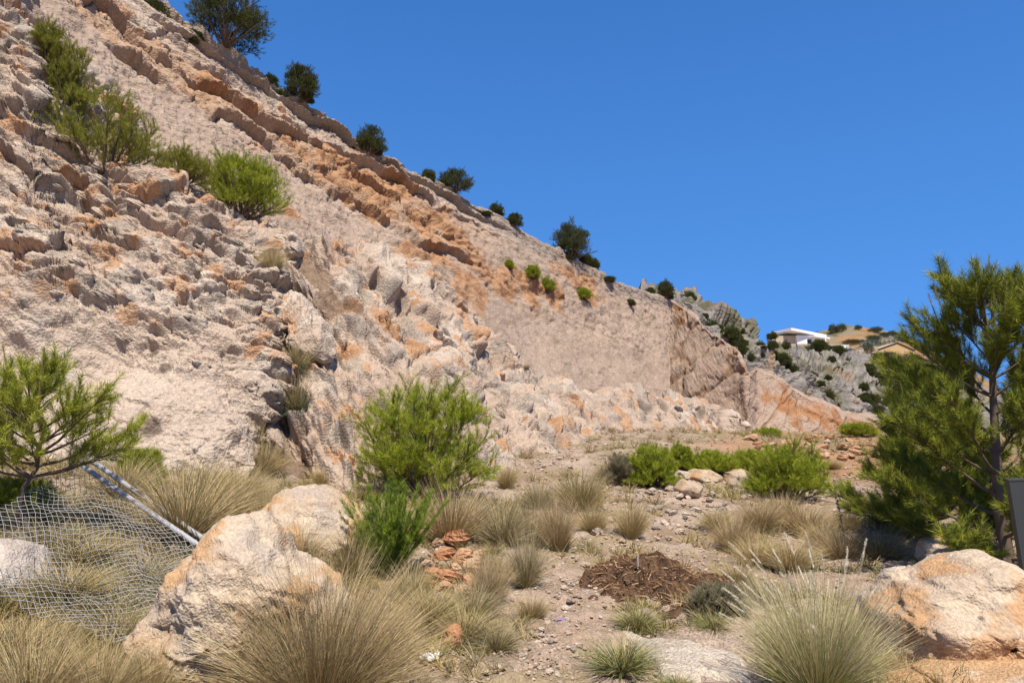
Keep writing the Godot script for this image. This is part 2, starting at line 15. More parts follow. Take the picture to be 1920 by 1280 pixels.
const CUT := [10.83,0.81,-53.5,11.42,0.8,-52.75,11.99,0.79,-52,12.57,0.75,-51.25,13.12,0.71,-50.5,13.68,0.63,-49.75,14.22,0.55,-49,14.74,0.47,-48.25,15.24,0.4,-47.5,15.5,0.36,-47.1,15.76,0.33,-46.7,16.11,0.29,-47.2,16.46,0.26,-47.7,17.01,0.23,-48.6,17.56,0.21,-49.5,18.13,0.21,-49.75,18.69,0.21,-50,19.74,0.19,-50.25,20.8,0.17,-50.5,21.98,0.19,-51,23.18,0.21,-51.5,24.62,0.24,-52.5,26.11,0.28,-53.5,27.78,0.3,-55,29.5,0.31,-56.5,32.48,0.31,-59,35.6,0.31,-61.5,10.83,2.01,-54,11.42,2,-53.25,11.99,1.99,-52.5,12.57,1.95,-51.75,13.12,1.91,-51,13.68,1.83,-50.25,14.22,1.75,-49.5,14.74,1.67,-48.75,15.24,1.6,-48,15.5,1.56,-47.6,15.76,1.53,-47.2,16.11,1.49,-47.7,16.46,1.46,-48.2,17.01,1.43,-49.1,17.56,1.41,-50,18.13,1.41,-50.25,18.69,1.41,-50.5,19.74,1.39,-50.75,20.8,1.37,-51,21.98,1.39,-51.5,23.18,1.41,-52,24.62,1.44,-53,26.11,1.48,-54,27.78,1.5,-55.5,29.5,1.51,-57,32.48,1.51,-59.5,35.6,1.51,-62,11.02,3.99,-54.72,11.63,3.94,-53.97,12.21,3.89,-53.22,12.78,3.72,-52.42,13.33,3.54,-51.63,13.88,3.33,-50.84,14.41,3.12,-50.04,14.92,2.92,-49.22,15.41,2.73,-48.4,15.65,2.53,-47.92,15.88,2.33,-47.45,16.25,2.29,-48.04,16.61,2.26,-48.63,17.18,2.31,-49.55,17.75,2.36,-50.47,18.32,2.32,-50.71,18.9,2.27,-50.95,19.95,2.13,-51.2,21.02,1.99,-51.45,22.18,1.93,-51.95,23.36,1.86,-52.45,24.81,1.78,-53.41,26.28,1.7,-54.36,27.97,1.69,-55.86,29.7,1.69,-57.36,32.69,1.65,-59.86,35.82,1.62,-62.36,11.24,6.06,-55.52,11.86,5.96,-54.77,12.46,5.87,-54.02,13.02,5.55,-53.17,13.57,5.24,-52.33,14.11,4.88,-51.48,14.62,4.54,-50.64,15.12,4.2,-49.74,15.6,3.88,-48.84,15.81,3.51,-48.28,16.01,3.14,-47.73,16.39,3.11,-48.42,16.78,3.08,-49.11,17.36,3.2,-50.05,17.95,3.33,-50.99,18.54,3.24,-51.22,19.13,3.16,-51.45,20.19,2.89,-51.7,21.26,2.63,-51.95,22.41,2.48,-52.45,23.57,2.32,-52.95,25.01,2.13,-53.85,26.47,1.92,-54.76,28.17,1.89,-56.26,29.92,1.86,-57.76,32.92,1.8,-60.26,36.06,1.73,-62.76,11.45,8.2,-56.32,12.09,8.06,-55.57,12.7,7.92,-54.82,13.27,7.45,-53.92,13.81,7,-53.03,14.33,6.49,-52.13,14.83,6,-51.24,15.32,5.52,-50.26,15.78,5.07,-49.28,15.97,4.51,-48.64,16.14,3.96,-48.01,16.54,3.94,-48.8,16.95,3.92,-49.59,17.55,4.12,-50.55,18.15,4.32,-51.51,18.75,4.19,-51.73,19.36,4.06,-51.95,20.42,3.67,-52.2,21.49,3.28,-52.45,22.63,3.04,-52.95,23.78,2.8,-53.45,25.21,2.48,-54.3,26.66,2.15,-55.16,28.38,2.09,-56.66,30.14,2.04,-58.16,33.15,1.95,-60.66,36.3,1.85,-63.16,11.67,10.42,-57.12,12.32,10.23,-56.37,12.94,10.05,-55.62,13.51,9.42,-54.67,14.05,8.81,-53.73,14.56,8.14,-52.78,15.04,7.5,-51.84,15.53,6.88,-50.78,15.97,6.28,-49.72,16.13,5.53,-49,16.27,4.8,-48.29,16.69,4.79,-49.18,17.12,4.78,-50.07,17.74,5.05,-51.05,18.36,5.34,-52.03,18.97,5.16,-52.24,19.59,4.99,-52.45,20.66,4.47,-52.7,21.73,3.95,-52.95,22.85,3.62,-53.45,23.99,3.28,-53.95,25.41,2.83,-54.76,26.86,2.38,-55.56,28.58,2.3,-57.06,30.36,2.22,-58.56,33.38,2.09,-61.06,36.53,1.96,-63.56,11.82,12.02,-57.68,12.48,11.8,-56.93,13.12,11.59,-56.18,13.68,10.84,-55.2,14.22,10.12,-54.22,14.72,9.33,-53.24,15.19,8.58,-52.26,15.67,7.85,-51.14,16.11,7.14,-50.02,16.24,6.25,-49.26,16.36,5.39,-48.49,16.8,5.39,-49.45,17.24,5.39,-50.41,17.87,5.72,-51.4,18.5,6.07,-52.39,19.12,5.86,-52.6,19.75,5.65,-52.8,20.82,5.04,-53.05,21.9,4.42,-53.3,23.01,4.03,-53.8,24.14,3.63,-54.3,25.55,3.09,-55.07,26.99,2.54,-55.84,28.72,2.44,-57.34,30.51,2.34,-58.84,33.54,2.2,-61.34,36.7,2.04,-63.84,11.91,12.74,-58,12.57,12.5,-57.25,13.21,12.27,-56.5,13.77,11.47,-55.5,14.31,10.7,-54.5,14.81,9.86,-53.5,15.27,9.05,-52.5,15.75,8.27,-51.35,16.18,7.52,-50.2,16.3,6.57,-49.4,16.41,5.65,-48.6,16.86,5.66,-49.6,17.31,5.66,-50.6,17.94,6.02,-51.6,18.58,6.39,-52.6,19.21,6.16,-52.8,19.84,5.94,-53,20.91,5.28,-53.25,21.99,4.63,-53.5,23.1,4.21,-54,24.22,3.78,-54.5,25.63,3.2,-55.25,27.07,2.61,-56,28.81,2.51,-57.5,30.6,2.4,-59,33.63,2.25,-61.5,36.8,2.08,-64,12.11,12.89,-58.8,12.77,12.65,-58.05,13.41,12.42,-57.3,13.97,11.62,-56.3,14.51,10.85,-55.3,15.01,10.01,-54.3,15.47,9.2,-53.3,15.95,8.42,-52.15,16.38,7.67,-51,16.5,6.72,-50.2,16.61,5.8,-49.4,17.06,5.81,-50.4,17.51,5.81,-51.4,18.14,6.17,-52.4,18.78,6.54,-53.4,19.41,6.31,-53.6,20.04,6.09,-53.8,21.11,5.43,-54.05,22.19,4.78,-54.3,23.3,4.36,-54.8,24.42,3.93,-55.3,25.83,3.35,-56.05,27.27,2.76,-56.8,29.01,2.66,-58.3,30.8,2.55,-59.8,33.83,2.4,-62.3,37,2.23,-64.8,12.71,13.24,-61,13.37,13,-60.25,14.01,12.77,-59.5,14.57,11.97,-58.5,15.11,11.2,-57.5,15.61,10.36,-56.5,16.07,9.55,-55.5,16.55,8.77,-54.35,16.98,8.02,-53.2,17.1,7.07,-52.4,17.21,6.15,-51.6,17.66,6.16,-52.6,18.11,6.16,-53.6,18.74,6.52,-54.6,19.38,6.89,-55.6,20.01,6.66,-55.8,20.64,6.44,-56,21.71,5.78,-56.25,22.79,5.13,-56.5,23.9,4.71,-57,25.02,4.28,-57.5,26.43,3.7,-58.25,27.87,3.11,-59,29.61,3.01,-60.5,31.4,2.9,-62,34.43,2.75,-64.5,37.6,2.58,-67,13.91,13.54,-66,14.57,13.3,-65.25,15.21,13.07,-64.5,15.77,12.27,-63.5,16.31,11.5,-62.5,16.81,10.66,-61.5,17.27,9.85,-60.5,17.75,9.07,-59.35,18.18,8.32,-58.2,18.3,7.37,-57.4,18.41,6.45,-56.6,18.86,6.46,-57.6,19.31,6.46,-58.6,19.94,6.82,-59.6,20.58,7.19,-60.6,21.21,6.96,-60.8,21.84,6.74,-61,22.91,6.08,-61.25,23.99,5.43,-61.5,25.1,5.01,-62,26.22,4.58,-62.5,27.63,4,-63.25,29.07,3.41,-64,30.81,3.31,-65.5,32.6,3.2,-67,35.63,3.05,-69.5,38.8,2.88,-72]  # 11 rows of 27 points
const SLOPE := [11.11,9.24,-59,12.55,9.47,-59,13.99,9.71,-59,15.06,8.85,-58,16.08,8.01,-57,16.86,6.98,-56,17.61,5.99,-55,18.26,4.86,-54.5,18.89,3.76,-54,20.11,3.59,-54.5,21.35,3.41,-55,22.99,2.72,-56,24.68,2,-57,26.4,1.26,-58,28.17,0.5,-59,30,0.1,-60,31.87,-0.31,-61,34.28,-0.47,-62,36.74,-0.64,-63,40.51,-0.64,-64,44.37,-0.65,-65,50.85,-0.65,-67,57.64,-0.66,-69,11.11,11.24,-60,12.55,11.47,-60,13.99,11.71,-60,15.06,10.85,-59,16.08,10.01,-58,16.86,8.98,-57,17.61,7.99,-56,18.26,6.86,-55.5,18.89,5.76,-55,20.11,5.59,-55.5,21.35,5.41,-56,22.99,4.72,-57,24.68,4,-58,26.4,3.26,-59,28.17,2.5,-60,30,2.1,-61,31.87,1.69,-62,34.28,1.53,-63,36.74,1.36,-64,40.51,1.36,-65,44.37,1.35,-66,50.85,1.35,-68,57.64,1.34,-70,11.24,11.88,-60.64,12.64,12.02,-60.62,14.03,12.16,-60.6,15.09,11.36,-59.66,16.11,10.58,-58.72,16.92,9.63,-57.8,17.69,8.7,-56.88,18.38,7.69,-56.44,19.06,6.7,-56,20.27,6.39,-56.56,21.5,6.08,-57.12,23.21,5.5,-58.16,24.97,4.89,-59.2,26.7,4.3,-60.24,28.47,3.69,-61.28,30.29,3.36,-62.3,32.16,3.03,-63.32,34.43,2.81,-64.28,36.76,2.58,-65.24,40.69,2.37,-66.2,44.71,2.15,-67.16,51.46,1.94,-69.08,58.5,1.71,-71,11.37,12.54,-61.28,12.72,12.58,-61.24,14.07,12.62,-61.2,15.12,11.88,-60.32,16.14,11.15,-59.44,16.97,10.28,-58.6,17.77,9.44,-57.76,18.5,8.55,-57.38,19.22,7.66,-57,20.42,7.22,-57.62,21.64,6.77,-58.24,23.42,6.3,-59.32,25.24,5.81,-60.4,26.98,5.38,-61.48,28.75,4.92,-62.56,30.57,4.68,-63.6,32.43,4.43,-64.64,34.56,4.14,-65.56,36.74,3.85,-66.48,40.84,3.42,-67.4,45.04,2.99,-68.32,52.06,2.55,-70.16,59.36,2.09,-72,11.53,13.24,-62.08,12.84,13.18,-62.02,14.13,13.12,-61.95,15.19,12.43,-61.15,16.22,11.77,-60.34,17.08,10.99,-59.6,17.91,10.23,-58.86,18.68,9.46,-58.55,19.45,8.7,-58.25,20.65,8.12,-58.95,21.87,7.52,-59.64,23.72,7.17,-60.77,25.63,6.8,-61.9,27.38,6.52,-63.03,29.17,6.24,-64.16,30.98,6.08,-65.22,32.84,5.91,-66.29,34.83,5.56,-67.16,36.86,5.19,-68.03,41.15,4.53,-68.9,45.54,3.86,-69.77,52.85,3.19,-71.51,60.44,2.48,-73.25,12.05,14.27,-64.8,13.34,14.1,-64.65,14.62,13.93,-64.5,15.76,13.32,-63.95,16.88,12.73,-63.4,17.87,12.06,-63,18.85,11.39,-62.6,19.77,10.74,-62.55,20.69,10.08,-62.5,22,9.35,-63.45,23.33,8.6,-64.4,25.39,8.35,-65.7,27.51,8.08,-67,29.4,7.97,-68.3,31.33,7.84,-69.6,33.25,7.75,-70.75,35.21,7.66,-71.9,37.09,7.2,-72.6,39,6.73,-73.3,43.62,5.79,-74,48.31,4.83,-74.7,56.03,3.88,-76.1,63.98,2.9,-77.5,13.19,15.91,-70.88,14.52,15.6,-70.54,15.83,15.3,-70.2,17.19,14.81,-70.22,18.56,14.32,-70.24,19.87,13.78,-70.6,21.2,13.25,-70.96,22.43,12.71,-71.48,23.68,12.16,-72,25.28,11.25,-73.52,26.93,10.31,-75.04,29.42,10.15,-76.72,31.98,9.97,-78.4,34.22,10.01,-80.08,36.52,10.04,-81.76,38.72,10.02,-83.1,40.98,9.98,-84.44,42.79,9.34,-84.76,44.61,8.69,-85.08,49.82,7.37,-85.4,55.04,6.04,-85.72,63.41,4.71,-86.36,71.86,3.38,-87,14.15,17.21,-76,15.52,16.81,-75.5,16.86,16.42,-75,18.42,16.01,-75.5,19.99,15.6,-76,21.58,15.18,-77,23.19,14.74,-78,24.68,14.29,-79,26.2,13.83,-80,28.07,12.8,-82,29.98,11.7,-84,32.82,11.61,-86,35.76,11.5,-88,38.3,11.66,-90,40.91,11.81,-92,43.36,11.83,-93.5,45.87,11.85,-95,47.63,11.05,-95,49.4,10.25,-95,55.09,8.61,-95,60.75,6.98,-95,69.64,5.36,-95,78.49,3.74,-95,14.45,17.31,-79,15.82,16.91,-78.5,17.16,16.52,-78,18.72,16.11,-78.5,20.29,15.7,-79,21.88,15.28,-80,23.49,14.84,-81,24.98,14.39,-82,26.5,13.93,-83,28.37,12.9,-85,30.28,11.8,-87,33.12,11.71,-89,36.06,11.6,-91,38.6,11.76,-93,41.21,11.91,-95,43.66,11.93,-96.5,46.17,11.95,-98,47.93,11.15,-98,49.7,10.35,-98,55.39,8.71,-98,61.05,7.08,-98,69.94,5.46,-98,78.79,3.84,-98,16.15,16.21,-86,17.52,15.81,-85.5,18.86,15.42,-85,20.42,15.01,-85.5,21.99,14.6,-86,23.58,14.18,-87,25.19,13.74,-88,26.68,13.29,-89,28.2,12.83,-90,30.07,11.8,-92,31.98,10.7,-94,34.82,10.61,-96,37.76,10.5,-98,40.3,10.66,-100,42.91,10.81,-102,45.36,10.83,-103.5,47.87,10.85,-105,49.63,10.05,-105,51.4,9.25,-105,57.09,7.61,-105,62.75,5.98,-105,71.64,4.36,-105,80.49,2.74,-105,18.15,11.21,-101,19.52,10.81,-100.5,20.86,10.42,-100,22.42,10.01,-100.5,23.99,9.6,-101,25.58,9.18,-102,27.19,8.74,-103,28.68,8.29,-104,30.2,7.83,-105,32.07,6.8,-107,33.98,5.7,-109,36.82,5.61,-111,39.76,5.5,-113,42.3,5.66,-115,44.91,5.81,-117,47.36,5.83,-118.5,49.87,5.85,-120,51.63,5.05,-120,53.4,4.25,-120,59.09,2.61,-120,64.75,0.98,-120,73.64,-0.64,-120,82.49,-2.26,-120]  # 11 rows of 23 points
const PLATEAU := [31.66,4.93,-109,35.53,5.49,-109,38.86,5.84,-109.57,41.54,5.96,-110.86,45.28,5.98,-112.14,49.21,5.96,-113.43,53.21,5.9,-114.71,57.29,5.74,-116,61.43,5.56,-117.29,65.65,5.37,-118.57,70.68,4.36,-119.86,76.57,2.83,-121.14,85.74,0.46,-122.43,99.41,-1.6,-124.43,117.03,-3.42,-127,31.66,10.93,-112,35.53,11.49,-112,38.86,11.84,-112.57,41.54,11.96,-113.86,45.28,11.98,-115.14,49.21,11.96,-116.43,53.21,11.9,-117.71,57.29,11.74,-119,61.43,11.56,-120.29,65.65,11.37,-121.57,70.68,10.36,-122.86,76.57,8.83,-124.14,85.74,6.46,-125.43,99.41,4.4,-127.43,117.03,2.58,-130,35.47,13.5,-125.3,39.8,14,-125.3,43.44,14.33,-125.67,46.22,14.47,-126.51,50.14,14.47,-127.34,54.25,14.44,-128.18,58.41,14.38,-129.01,62.6,14.14,-129.85,66.84,13.87,-130.69,71.12,13.65,-131.52,76.26,12.59,-132.36,82.28,10.93,-133.19,91.71,7.84,-134.03,105.64,5.25,-135.33,123.38,3.04,-137,39.83,16.59,-140.5,44.69,17.01,-140.5,48.68,17.3,-140.64,51.57,17.45,-140.96,55.71,17.43,-141.29,60.02,17.37,-141.61,64.35,17.31,-141.93,68.68,16.96,-142.25,73.02,16.57,-142.57,77.39,16.31,-142.89,82.64,15.17,-143.21,88.8,13.34,-143.54,98.54,9.42,-143.86,112.76,6.21,-144.36,130.64,3.56,-145,42.56,18.48,-150,47.75,18.85,-150,51.95,19.13,-150,54.92,19.28,-150,59.19,19.23,-150,63.62,19.15,-150,68.06,19.08,-150,72.47,18.66,-150,76.88,18.18,-150,81.29,17.89,-150,86.62,16.7,-150,92.87,14.76,-150,102.8,10.34,-150,117.21,6.76,-150,135.17,3.85,-150,42.56,18.78,-164,47.75,19.15,-164,51.95,19.43,-164,54.92,19.58,-164,59.19,19.53,-164,63.62,19.45,-164,68.06,19.38,-164,72.47,18.96,-164,76.88,18.48,-164,81.29,18.19,-164,86.62,17,-164,92.87,15.06,-164,102.8,10.64,-164,117.21,7.06,-164,135.17,4.15,-164,42.56,18.78,-180,47.75,19.15,-180,51.95,19.43,-180,54.92,19.58,-180,59.19,19.53,-180,63.62,19.45,-180,68.06,19.38,-180,72.47,18.96,-180,76.88,18.48,-180,81.29,18.19,-180,86.62,17,-180,92.87,15.06,-180,102.8,10.64,-180,117.21,7.06,-180,135.17,4.15,-180,42.56,12.48,-210,47.75,12.85,-210,51.95,13.13,-210,54.92,13.28,-210,59.19,13.23,-210,63.62,13.15,-210,68.06,13.08,-210,72.47,12.66,-210,76.88,12.18,-210,81.29,11.89,-210,86.62,10.7,-210,92.87,8.76,-210,102.8,4.34,-210,117.21,0.76,-210,135.17,-2.15,-210]  # 8 rows of 15 points
const FAR_HILL := [55.36,14.16,-169,59.89,14.46,-169,64.43,14.73,-169,68.95,14.88,-169,73.48,14.96,-169,78,14.96,-169,82.52,14.96,-169,87.05,14.96,-169,91.56,14.81,-169,96.04,14.2,-169,100.41,12.23,-169,105.48,9.75,-169,111.23,6.74,-169,119.77,3.75,-169,129.19,0.78,-169,55.36,20.16,-172,59.89,20.46,-172,64.43,20.73,-172,68.95,20.88,-172,73.48,20.96,-172,78,20.96,-172,82.52,20.96,-172,87.05,20.96,-172,91.56,20.81,-172,96.04,20.2,-172,100.41,18.23,-172,105.48,15.75,-172,111.23,12.74,-172,119.77,9.75,-172,129.19,6.78,-172,57.62,21.08,-179,62.35,21.59,-179,67.02,22.09,-179,71.51,22.58,-179,76.01,22.99,-179,80.5,23.32,-179,84.99,23.56,-179,89.48,23.78,-179,93.94,23.55,-179,98.38,22.97,-179,102.73,21.34,-179,107.58,19.15,-179,112.92,16.38,-179,122.94,11.95,-179,134.45,6.99,-179,59.88,22.02,-186,64.8,22.74,-186,69.6,23.49,-186,74.05,24.35,-186,78.5,25.12,-186,82.95,25.81,-186,87.39,26.32,-186,91.83,26.76,-186,96.22,26.45,-186,100.6,25.9,-186,104.92,24.65,-186,109.51,22.78,-186,114.37,20.29,-186,125.97,14.3,-186,139.71,7.2,-186,62.14,22.93,-193,67.25,23.85,-193,72.2,24.84,-193,76.62,26.03,-193,81.04,27.13,-193,85.46,28.15,-193,89.87,28.89,-193,94.29,29.55,-193,98.63,29.16,-193,102.97,28.64,-193,107.28,27.72,-193,111.65,26.13,-193,116.1,23.88,-193,129.18,16.46,-193,144.97,7.41,-193,64.4,23.8,-200,69.7,24.86,-200,74.8,26.01,-200,79.26,27.42,-200,83.72,28.75,-200,88.18,29.99,-200,92.63,30.91,-200,97.08,31.71,-200,101.46,31.26,-200,105.83,30.75,-200,110.18,30.04,-200,114.47,28.62,-200,118.7,26.49,-200,132.9,18.05,-200,150.23,7.62,-200,64.4,24.1,-206,69.7,25.16,-206,74.8,26.31,-206,79.26,27.72,-206,83.72,29.05,-206,88.18,30.29,-206,92.63,31.21,-206,97.08,32.01,-206,101.46,31.56,-206,105.83,31.05,-206,110.18,30.34,-206,114.47,28.92,-206,118.7,26.79,-206,132.9,18.35,-206,150.23,7.92,-206,64.4,20.8,-225,69.7,21.86,-225,74.8,23.01,-225,79.26,24.42,-225,83.72,25.75,-225,88.18,26.99,-225,92.63,27.91,-225,97.08,28.71,-225,101.46,28.26,-225,105.83,27.75,-225,110.18,27.04,-225,114.47,25.62,-225,118.7,23.49,-225,132.9,15.05,-225,150.23,4.62,-225,64.4,13.8,-245,69.7,14.86,-245,74.8,16.01,-245,79.26,17.42,-245,83.72,18.75,-245,88.18,19.99,-245,92.63,20.91,-245,97.08,21.71,-245,101.46,21.26,-245,105.83,20.75,-245,110.18,20.04,-245,114.47,18.62,-245,118.7,16.49,-245,132.9,8.05,-245,150.23,-2.38,-245]  # 9 rows of 15 points
const GROUND := [-2.36,4.30,0.15,-0.028525,-1.24,4.75,0.00,-0.027607,0.00,4.75,0.00,0.020291,1.17,4.75,0.00,-0.006575,2.35,4.39,0.12,-0.001054,3.02,4.43,0.20,0.032592,-2.99,4.55,0.35,0.047954,0.00,5.98,0.00,-0.005278,1.24,5.36,-0.02,-0.006532,-1.16,6.08,0.10,-0.003124,1.51,7.09,0.00,0.001938,2.35,5.98,0.00,-0.017660,4.64,7.51,0.12,0.000516,-2.92,6.81,0.50,0.019287,-1.97,7.40,0.30,-0.024226,-0.60,7.35,0.15,0.012056,0.62,8.42,0.12,0.003624,2.06,9.59,0.12,-0.009210,3.77,10.37,0.15,-0.015784,5.41,9.86,0.15,-0.002275,-5.17,8.44,0.85,-0.022223,-4.33,8.77,0.82,0.030079,-3.77,9.90,0.72,-0.003776,-2.52,10.91,0.55,-0.007024,-1.57,12.32,0.55,0.000265,-0.09,12.37,0.50,0.000185,1.29,12.37,0.50,0.001459,2.94,11.59,0.40,0.026709,4.94,13.50,0.40,-0.012726,6.72,14.06,0.35,0.004313,0.46,15.23,0.75,-0.024606,1.43,15.85,0.95,0.026877,2.49,17.41,1.08,-0.045982,3.70,16.95,1.22,0.083313,3.77,14.79,0.72,-0.013369,5.83,17.65,0.68,-0.034464,8.47,20.13,0.70,-0.032558,10.44,20.13,0.70,0.005840,7.21,21.71,1.34,0.035200,10.35,25.40,1.22,-0.015396,11.36,23.54,1.16,0.008444,18.15,44.50,1.40,-0.000674,24.96,50.05,1.45,0.000283,15.33,26.71,1.40,0.005238,-10.00,-6.00,0.10,-0.000920,0.00,-6.00,0.00,0.001365,10.00,-6.00,0.10,0.000162,8.00,3.00,0.25,-0.000058,8.00,8.00,0.35,0.008380,14.00,10.00,0.35,-0.000040,20.00,20.00,0.80,-0.001144,26.00,35.00,1.35,-0.000451,40.00,40.00,1.45,0.000328,-10.00,5.00,1.00,0.006412,-9.00,9.00,1.30,0.005273,-12.00,2.00,0.60,-0.006143,-4.50,3.00,0.25,-0.012895,4.50,2.00,0.10,-0.009236,0.00,1.00,0.00,0.002527,0.00,58.00,1.50,-0.000042,30.00,58.00,1.50,-0.000140,-14.00,20.00,1.60,-0.000289,-14.00,40.00,1.60,-0.000372,40.00,10.00,0.60,-0.000113,40.00,-6.00,0.30,0.000057,-14.00,-6.00,0.30,0.001524]
const GROUND_PLANE := [0.811469,-0.002539,0.013642]
const OUTCROP_STAINS := [[-9,6.88,-14.05,0.43],[-8.48,5.87,-13.6,0.26],[-9.39,7.41,-14.18,0.27],[-7.84,4.98,-13.25,0.3],[-7.02,3.61,-12.61,0.24],[-9.17,4.84,-12.35,0.24],[-6.6,4.6,-13.49,0.23],[-6.19,5.09,-14.15,0.27],[-5.66,4.54,-14.07,0.24],[-8.02,4.01,-12.46,0.19],[-5.06,3.83,-13.98,0.21],[-5.04,2.91,-13.13,0.16],[-10.33,7.94,-13.68,0.26],[-8.28,6.3,-14.01,0.19]]
const SPUR_STAINS := [[-3.33,5.05,-16.52,0.31],[-2.83,4.49,-16.43,0.31],[-2.14,3.61,-16.24,0.43],[-2.1,4.2,-17.08,0.33],[-3.46,3.55,-14.99,0.34],[-3.05,2.97,-14.72,0.2],[-2.97,4.19,-15.97,0.3],[3.47,2.54,-25.03,0.42],[3.81,2.15,-24.78,0.47],[3.92,1.69,-24.12,0.4],[-3.74,4.47,-15.62,0.3],[-1.03,3.93,-19.27,0.32],[1.04,1.74,-19.79,0.27],[-3.85,2.9,-14.28,0.15]]
const SPUR_SCREE := [[-4.58,5.34,-16.02,0.73],[-4.07,4.57,-15.55,0.53],[-4.74,4.58,-15.38,0.35],[-3.89,1.51,-12.93,0.3],[-3.91,1.11,-12.58,0.34],[0.69,3.66,-23.94,0.64],[-0.54,4.67,-23.74,0.54],[0.13,1.09,-16.55,0.5]]
const FACE_OCHRE := [[-7.83,14.1,-33.02,2.34],[-6.19,14.75,-35.56,1.68],[-8.59,14.22,-31.98,1.51],[-6.83,13.12,-33.4,1.58],[-4.5,12.53,-35.97,1.91],[-3.23,12.31,-37.39,1.77],[-3.93,10.58,-35.2,1.87],[-2.21,9.54,-36.73,2.17],[-0.36,10.13,-39.62,2.11],[-1.79,10.78,-38.18,1.8],[-2.73,8.34,-34.96,1.24],[3.56,12.64,-46.04,1.63],[5.18,11.79,-47.38,1.96],[2.74,10.28,-43.59,1.29],[-9.73,14.38,-30.58,0.9],[-11.71,15.77,-29.17,1.03],[-12.79,16.31,-28.25,1],[-7.7,15.85,-34.75,1.23],[-4.68,9.83,-33.5,1.78],[-9.06,10.34,-27.31,0.65],[1.28,10.14,-41.73,1.48]]
const CUT_RUST := [[13.42,11.92,-56.04,1.07],[16.69,7.98,-52.31,0.8],[18.96,4.32,-51.88,0.79],[20.63,3.59,-52.25,1.59],[22.98,3.02,-53.13,1.62],[25.01,2.42,-54.1,1.65],[27.62,2.23,-56.11,1.71],[29.69,2.03,-57.76,1.58],[23.22,2.41,-52.81,1.21],[20.57,1.99,-51.29,0.78],[13.44,10.44,-55.26,0.51]]
const OUTCROP_SOIL := [[-5.85,1.57,-11.5,0.23],[-6.4,3.06,-12.43,0.09],[-6.11,2.75,-12.32,0.13]]
